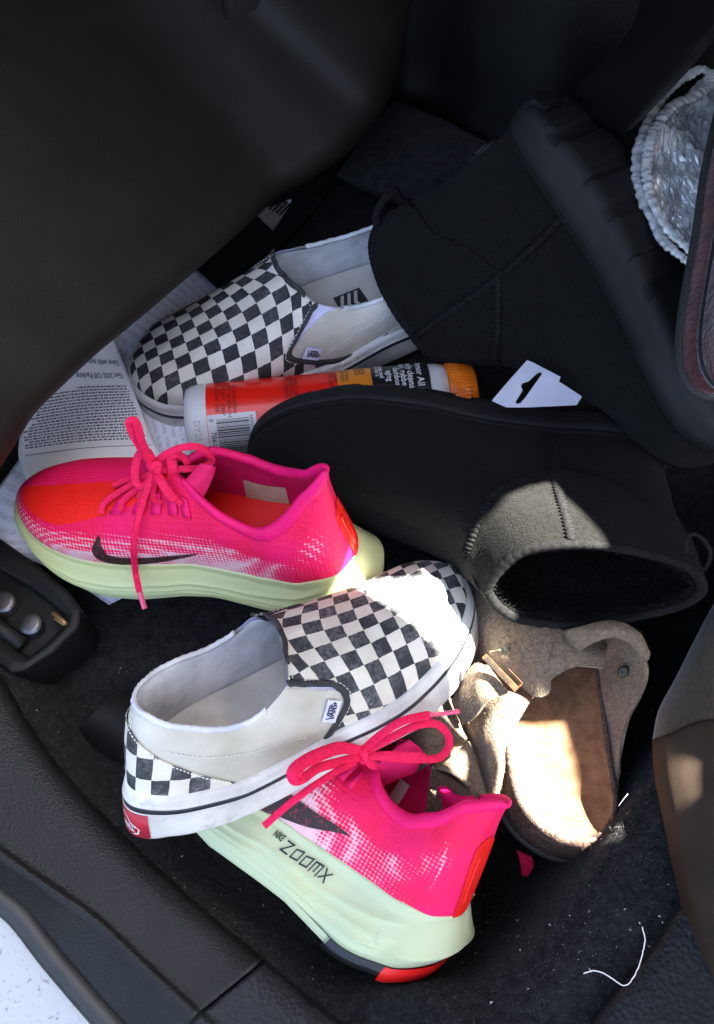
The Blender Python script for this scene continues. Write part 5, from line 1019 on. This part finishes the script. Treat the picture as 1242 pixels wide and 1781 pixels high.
def papers():
    pm = paper_uv_lines('printed_paper', (.80, .81, .92))
    rows = [[(-120, 1010, .012), (60, 760, .010), (200, 560, .012), (345, 466, .012)], [(-60, 1010, .010), (110, 800, .006), (260, 600, .008), (392, 516, .010)], [(0, 985, .006), (160, 850, .005), (300, 680, .006), (430, 580, .006)], [(50, 975, -.002), (200, 900, .003), (330, 800, .004), (470, 680, .004)], [(110, 1000, -.012), (230, 960, .001), (360, 860, .002), (500, 760, .002)], [(190, 1052, -.03), (300, 990, -.002), (400, 900, .0), (520, 820, .0)]]
    o = sheet('printed_sheet', rows, pm, nu=50, nv=50, thick=.0004, noise=.0006, nscale=60); tag(o, 'large pale blue printed sheet lying under the packing slip', 'paper')
    # packing slip
    r = thing('packing_slip', at(150, 730, .012), 'folded white packing slip with upside-down text left of the slip-on', 'paper')
    C = [[(60, 560, .040), (120, 575, .034), (196, 588, .026)], [(50, 660, .034), (130, 650, .028), (222, 650, .022)], [(40, 730, .028), (140, 715, .023), (243, 708, .019)], [(32, 790, .023), (150, 775, .020), (268, 770, .018)], [(48, 838, .019), (160, 822, .018), (298, 806, .016)], [(70, 890, .012), (180, 870, .012), (316, 850, .012)]]
    P = net(C); sheet('slip_paper', C, MT['paper'], r, nu=40, nv=30, thick=.0005)
    G = csheet(P, 60, 60)[0]
    def put(U, V, off=.0006):
        u = np.clip(U, 0, 1) * 58.99; v = np.clip(V, 0, 1) * 58.99; i, j = u.astype(int), v.astype(int); fu, fv = (u - i)[:, None], (v - j)[:, None]
        p = (G[i, j] * (1 - fu) + G[i + 1, j] * fu) * (1 - fv) + (G[i, j + 1] * (1 - fu) + G[i + 1, j + 1] * fu) * fv; return p + np.array([0, 0, off])
    ink = MT['greyink']; W_, H_ = .10, .125
    def txt(s, u, v, size, bold=0):
        """upside-down line ending at u,v of the slip"""
        V2, F = text2d(s, size, bold); mk('print', put(u - V2[:, 1] * -1 / H_ * -1 * -1, v - V2[:, 0] / W_), F, ink, r, smooth=False, recalc=False)
    for s_, u, v, sz in (('Save with our certif', .13, .95, .0052), ('Get 20% Off Packing', .20, .95, .0052), ('REFERENCE', .86, .86, .0044), ('UPS Ground', .85, .66, .0044), ('CARRIER & SERVICE', .90, .66, .0044)): txt(s_, u, v, sz, .0001)
    # the small print: rows of tiny dashes, too small to read
    rr = random.Random(9); parts = []
    for k in range(19):
        u = .27 + k * .0165; v = .95 + rr.uniform(-.01, .01); end = rr.uniform(.04, .14) if k else .5
        while v > end:
            w_ = rr.uniform(.010, .038); q = put(np.array([u, u, u + .0085, u + .0085]), np.array([v, v - w_, v - w_, v]), .0005); parts.append((q, [(0, 1, 2, 3)])); v -= w_ + .008
    for u, v0, v1 in ((.615, .97, .05), (.915, .97, .35)):
        for a in np.linspace(v0, v1, 20)[:-1]:
            w_ = (v0 - v1) / 19; parts.append((put(np.array([u, u, u + .005, u + .005]), np.array([a, a - w_, a - w_, a]), .0005), [(0, 1, 2, 3)]))
    V, F = join(parts); mk('small_print', V, F, ink, r, smooth=False, kind='stuff', recalc=False)
    # black card with striped label
    r = thing('card_sleeve', at(430, 420, .008), 'black card sleeve with grey striped label beside the seat back', 'card sleeve')
    def flat(name, pts, z, th, mat, parent, loops=None):
        V2, F = fill2d([pts]); V = np.array([at(x, y, z) for x, y in V2]); o = mk(name, V, F, mat, parent, smooth=False); solid(o, th, 0); return o
    card = M('black_card', (.006, .006, .007), (.009, .009, .01), .6, 60)
    flat('card', [(335, 462), (440, 370), (500, 318), (560, 345), (505, 410), (470, 440), (392, 514)], .016, .002, card, r)
    lb = flat('striped_label', [(447, 375), (485, 338), (508, 352), (475, 401)], .0182, .0008, M('grey_pink_label', (.42, .33, .31), (.30, .24, .23), .6, 90), r)
    for i in range(5):
        t = i / 5 + .07; a = np.array([462, 362]) * (1 - t) + np.array([492, 378]) * t + [3, 0]; d = np.array([22, -22]); n_ = np.array([2.2, 1.9])
        flat('stripe', [tuple(a), tuple(a + d), tuple(a + d + n_), tuple(a + n_)], .0192, .0004, card, lb)
    flat('white_tip', [(484, 341), (497, 330), (505, 337), (507, 350), (503, 352)], .0195, .0008, MT['paper'], r)
    # hang tag with a slot
    out = [(856, 697), (884, 664), (917, 627), (927, 631), (975, 656), (972, 664), (1012, 690), (1003, 704), (960, 706), (920, 708), (880, 708)]
    hole = [(900, 703), (896, 700), (899, 695), (909, 679), (906, 672), (909, 666), (919, 663), (936, 648), (941, 647), (943, 651), (914, 692), (905, 702)]
    V2, F = fill2d([out, hole]); o = mk('hang_tag', np.array([at(x, y, .108 + .00008 * (x - 900)) for x, y in V2]), F, MT['tagplastic'], smooth=False); solid(o, .0010, 0); tag(o, 'pale plastic hang tag with a slotted hole between the boots', 'hang tag')
    # loose thread
    P = [at(x, y, .074) for x, y in ((1015, 1693), (1028, 1689), (1043, 1690), (1062, 1700), (1085, 1714), (1100, 1703), (1113, 1675), (1121, 1645), (1121, 1628), (1117, 1612))]
    o = mk('loose_thread', *tube(smoothpath(P, 70) + RNG.normal(size=(70, 3)) * .0001, .00034, 6), MT['thread']); tag(o, 'curled white thread on the carpet at lower right', 'thread')
    o = mk('hair_strand', *tube(smoothpath([at(1076, 1402, .046), at(1083, 1392, .052), at(1092, 1381, .056)], 12), .0002, 5), MT['thread']); tag(o, 'short white hair on the carpet edge beside the clog', 'thread')
papers()

def right_side():
    # silver sun shade with gathered edge
    r = thing('sun_shade', at(1180, 300, .12), 'folded silver sun shade with gathered edge at upper right', 'sun shade')
    z = .17
    rows = [[(1233, 128, z), (1250, 130, z), (1330, 110, z)], [(1180, 178, z + .004), (1215, 190, z), (1330, 200, z - .01)], [(1142, 225, z + .006), (1190, 250, z), (1330, 280, z - .01)], [(1124, 290, z + .006), (1180, 310, z - .002), (1330, 350, z - .01)], [(1130, 350, z + .004), (1185, 365, z - .004), (1330, 400, z - .01)], [(1165, 402, z), (1200, 410, z - .004), (1330, 450, z - .01)], [(1204, 462, z - .002), (1225, 470, z - .006), (1330, 500, z - .01)]]
    o = sheet('foil_panel', rows, MT['foil'], r, nu=56, nv=40, thick=.001, noise=0, smooth=False)
    me = o.data; co = np.empty(len(me.vertices) * 3); me.vertices.foreach_get('co', co); co = co.reshape(-1, 3); r3 = np.random.default_rng(12)
    co += r3.normal(size=co.shape) * np.array([.0005, .0005, .0006]); co[:, 2] += .0026 * (1 - 2 * np.abs(vnoise(co, 130, 4))) + .006 * (1 - 2 * np.abs(vnoise(co, 48, 8))) * np.clip((.05 - co[:, 1]) / .06, .15, 1); me.vertices.foreach_set('co', co.ravel()); me.update()
    for pts, dz in (([(1236, 150), (1236, 132), (1224, 122), (1206, 126), (1182, 140), (1152, 170), (1128, 212), (1109, 268), (1110, 318), (1124, 360), (1150, 410), (1178, 442), (1204, 458)], .006), ([(1238, 128), (1234, 148), (1210, 165), (1168, 186), (1146, 215), (1130, 252), (1125, 300), (1133, 342), (1160, 392), (1206, 440)], .012)):
        P = smoothpath([at(x, y, z + dz) for x, y in pts], 420); n = len(P); t = np.arange(n)
        ph = np.cumsum(.55 + .16 * vnoise(P, 60, 3) + .12 * RNG.normal(size=n)); V, F = tube(P, .0038, 12, .5); ctr = np.repeat(P, 12, 0); aa = np.tile(np.linspace(0, 2 * math.pi, 12, endpoint=False), n)
        tw = np.sin(np.repeat(ph, 12) + aa * 1.0); V = ctr + (V - ctr) * (1 + .10 * np.sign(tw) * np.abs(tw) ** .6)[:, None] + vnoise(V, 520, 5)[:, None] * .0007 + vnoise(V, 900, 6)[:, None] * .0005; mk('gathered_edge', V, F, MT['foilbraid'], r)
    r = thing('velvet_bag', at(1240, 500, .15), 'maroon velvet bag with black piping at the right edge', 'bag')
    E = [(1262, 150), (1243, 230), (1226, 310), (1214, 400), (1198, 490), (1186, 570), (1185, 625), (1196, 662), (1215, 682), (1245, 690), (1300, 694)]
    z = .20; rows = [[(x + 70, y - 14, z - .10), (x + 8, y - 2, z - .03), (x, y, z), (x + 8, y - 1, z + .006), (x + 26, y - 6, z + .010), (x + 34, y - 8, z + .006), (x + 44, y - 12, z + .012), (x + 100, y - 30, z + .03), (x + 260, y - 60, z + .03)] for x, y in E]
    sheet('velvet_side', rows, MT['velvet'], r, nu=90, nv=60)
    P = smoothpath([at(x - 1, y, z + .002) for x, y in E], 120); mk('piping', *tube(P, .0032, 10), MT['piping'], r)
    P = smoothpath([at(x + 34, y - 8, z + .0075) for x, y in E], 120); mk('seam', *tube(P, .0012, 8), MT['piping'], r)
right_side()
# ---------------------------------------------------------------- laces
def laces_a():
    s = sA_ = rA; f = s.depth_at(); k = f(262, 830) - .012; PL = MT['pinklace']
    def rib(name, pts, w, lift=.004, flat=.26, n=60, base=None):
        P = [atd(p[0], p[1], (base if base is not None else f(p[0], p[1])) - (p[2] if len(p) > 2 else lift)) for p in pts]
        Q = smoothpath(P, n); return mk(name, *tube(Q, w * .78, 20, flat, CAM - Q, ribs=.07), PL, s.root)
    for pts in (((176, 893), (178, 880), (186, 870), (206, 856), (236, 838, .006), (262, 824, .010)), ((212, 889), (211, 876), (218, 866), (236, 852, .005), (264, 832, .010)),
                ((246, 884), (243, 872), (246, 860), (256, 846, .006), (268, 830, .010)), ((281, 875), (270, 870), (265, 858), (267, 845, .006), (272, 828, .010)), ((316, 878), (306, 868), (292, 850), (280, 832, .007), (272, 820, .010)),
                ((196, 845), (226, 832, .004), (258, 826, .008)), ((240, 868), (255, 842, .007), (275, 824, .009))):
        rib('lace', pts, .0026)
    rib('lace_bow', ((270, 812, .012), (255, 795, .018), (238, 768, .030), (226, 742, .040), (225, 734, .043), (233, 731, .044), (240, 742, .040), (246, 766, .032), (258, 792, .020), (270, 810, .014)), .0034, base=k + .012, flat=.24)
    rib('lace_bow', ((268, 808, .014), (256, 786, .018), (243, 790, .014), (236, 812, .010), (236, 834, .008), (244, 845, .008), (258, 842, .010), (268, 822, .013)), .0034, base=k + .012, flat=.24)
    rib('lace_bow', ((268, 810, .014), (282, 794, .018), (304, 782, .022), (330, 776, .024), (350, 779, .022), (364, 790, .016), (368, 803, .010), (352, 814, .010), (322, 816, .012), (296, 816, .012), (272, 820, .013)), .0030, base=k + .014, flat=.26)
    rib('lace_bow', ((300, 838, .010), (296, 812, .014), (297, 797, .018), (306, 790, .020), (318, 794, .016), (328, 808, .010)), .0030, base=k + .014, flat=.26)
    rib('lace_end', ((298, 800, .016), (301, 815, .014), (308, 834, .010), (320, 856, .006)), .0044, base=k + .014, flat=.3)
    rib('lace_end', ((266, 815, .014), (258, 845, .012), (247, 878, .009), (237, 918, .007), (233, 955, .008), (236, 995, .009), (243, 1030, .010)), .0027, flat=.30)
    P = [atd(x, y, f(x, min(y, 1010)) - .010) for x, y in ((243, 1029), (247, 1043), (252, 1059))]; mk('lace_tip', *tube(smoothpath(P, 14), .0019, 8), MT['tip'], s.root)
    rib('lace_end', ((270, 814, .014), (280, 836, .012), (294, 858, .008), (306, 870, .005)), .0036, flat=.3)
    rib('lace_knot', ((260, 806, .016), (266, 812, .018), (275, 808, .018), (272, 822, .016)), .0038, base=k + .012, flat=.7, n=24)
    # tongue
    r = [[(318, 842, .002), (336, 822, .0), (350, 806, .002)], [(330, 850, .004), (350, 830, .002), (366, 808, .004)], [(352, 868, .0), (366, 838, -.002), (374, 812, .0)]]
    C = [[atd(x, y, f(330, 845) + .004 - z) for x, y, z in q] for q in r]
    sheet('tongue', C, MT['pinklin'], s.root, nu=16, nv=16, thick=.0025, world=True)
def laces_b():
    s = rB; f = s.depth_at(); k = f(640, 1330); PL = MT['pinklace']
    def rib(name, pts, w, flat=.26, n=70, mat=None):
        P = [atd(p[0], p[1], k - p[2]) for p in pts]; Q = smoothpath(P, n); return mk(name, *tube(Q, w * .78, 20, flat, CAM - Q, ribs=.07), mat or PL, s.root)
    rib('lace_bow', ((628, 1306, .026), (592, 1299, .044), (560, 1308, .058), (530, 1322, .068), (509, 1340, .074), (511, 1356, .074), (526, 1354, .070), (552, 1336, .058), (590, 1325, .042), (626, 1316, .026)), .0036)
    rib('lace_bow', ((622, 1306, .028), (590, 1306, .046), (556, 1318, .060), (528, 1332, .069), (516, 1350, .072)), .0030)
    rib('lace_end', ((624, 1318, .026), (582, 1344, .050), (542, 1370, .062), (502, 1400, .066), (472, 1426, .062), (460, 1437, .060)), .0026, .32)
    rib('lace_end', ((632, 1304, .026), (664, 1276, .034), (700, 1254, .034), (735, 1245, .024), (748, 1243, .020)), .0032)
    rib('lace_tip', ((746, 1243, .0205), (770, 1241, .010), (799, 1237, .006)), .0018, 1, 14, MT['tip'])
    rib('lace_bow', ((634, 1308, .023), (678, 1284, .022), (720, 1263, .020), (754, 1258, .014), (775, 1271, .008), (782, 1291, .005), (775, 1309, .007), (756, 1320, .010), (700, 1320, .017), (640, 1314, .022)), .0032)
    rib('lace_bow', ((634, 1314, .021), (690, 1312, .018), (740, 1316, .012)), .0028)
    rib('lace', ((656, 1330, .012), (648, 1330, .015), (640, 1322, .018), (632, 1316, .020)), .0040, .4, 30)
    rib('lace', ((560, 1350, .012), (590, 1338, .016), (618, 1324, .019)), .0030, .4, 30)
    rib('lace_knot', ((624, 1304, .026), (630, 1308, .027), (634, 1318, .026), (628, 1322, .024)), .0040, .7, 24)
    C = [[atd(x, y, k - z) for x, y, z in q] for q in ([(655, 1330, .004), (690, 1300, .004), (712, 1286, .002)], [(660, 1350, -.004), (700, 1335, -.002), (735, 1308, -.004)], [(662, 1368, -.012), (695, 1352, -.008), (722, 1344, -.012)])]
    sheet('tongue', C, MT['pinklin'], s.root, nu=16, nv=16, thick=.0025, world=True)
laces_a(); laces_b()

def extras():
    f = b1.depth_at()
    P = [atd(x, y, f(672, 372) - z) for x, y, z in ((656, 392, .0), (655, 372, .003), (666, 350, .006), (682, 333, .006), (690, 331, .004), (694, 343, .002), (704, 350, .0), (718, 353, -.002))]
    Q = smoothpath(P, 40); mk('pull_tab', *tube(Q, .0032, 8, .35), MT['suedeseam'], b1.root)
    f = b2.depth_at(); k = f(1205, 985)
    P = [atd(x, y, k - z) for x, y, z in ((1192, 962, .0), (1196, 936, .004), (1210, 929, .005), (1226, 942, .004), (1236, 962, .002), (1230, 984, .0), (1222, 992, -.002))]
    mk('pull_loop', *tube(smoothpath(P, 40), .0014, 6, .6), MT['suedeseam'], b2.root)
    # chevron print on the insole of the far slip-on
    def ins(loops, z, mat, name, par):
        V2, F = fill2d(loops); return sB.mk(name, np.c_[V2, np.full(len(V2), z)], F, mat, par, smooth=False, recalc=False)
    c = np.array([.083, .000]); q = lambda pts: [tuple(c + np.array(p) * .001) for p in pts]
    o = ins([q([(-12, -12), (12, -12), (12, 12), (-12, 12)])], .0336, MT['blackink'], 'insole_print', None)
    for d in (-6, 0, 6): ins([q([(d - 3, -10), (d, -10), (d + 5, 0), (d, 10), (d - 3, 10), (d + 2, 0)])], .0339, MT['insole'], 'chevron', o)
    m = 9000; u = RNG.uniform(.5, 1, m); v = 1 - np.abs(RNG.normal(size=m)) * .10; sd = RNG.choice([-1, 1], m)
    A = np.where((sd > 0)[:, None], b2.h.P(u, v, 1, -.0070), b2.h.P(u, v, -1, -.0070)); B = np.where((sd > 0)[:, None], b2.h.P(u, v, 1, -.0110), b2.h.P(u, v, -1, -.0110)) + RNG.normal(size=(m, 3)) * .0012
    A, B = b2.w(A), b2.w(B); W_ = RNG.normal(size=(m, 3)) * .00022; V = np.stack([A - W_, A + W_, B], 1).reshape(-1, 3)
    mk('fleece_tufts', V, np.arange(3 * m).reshape(-1, 3).tolist(), MT['fleece'], b2.root, smooth=False, kind='stuff', recalc=False)
extras()
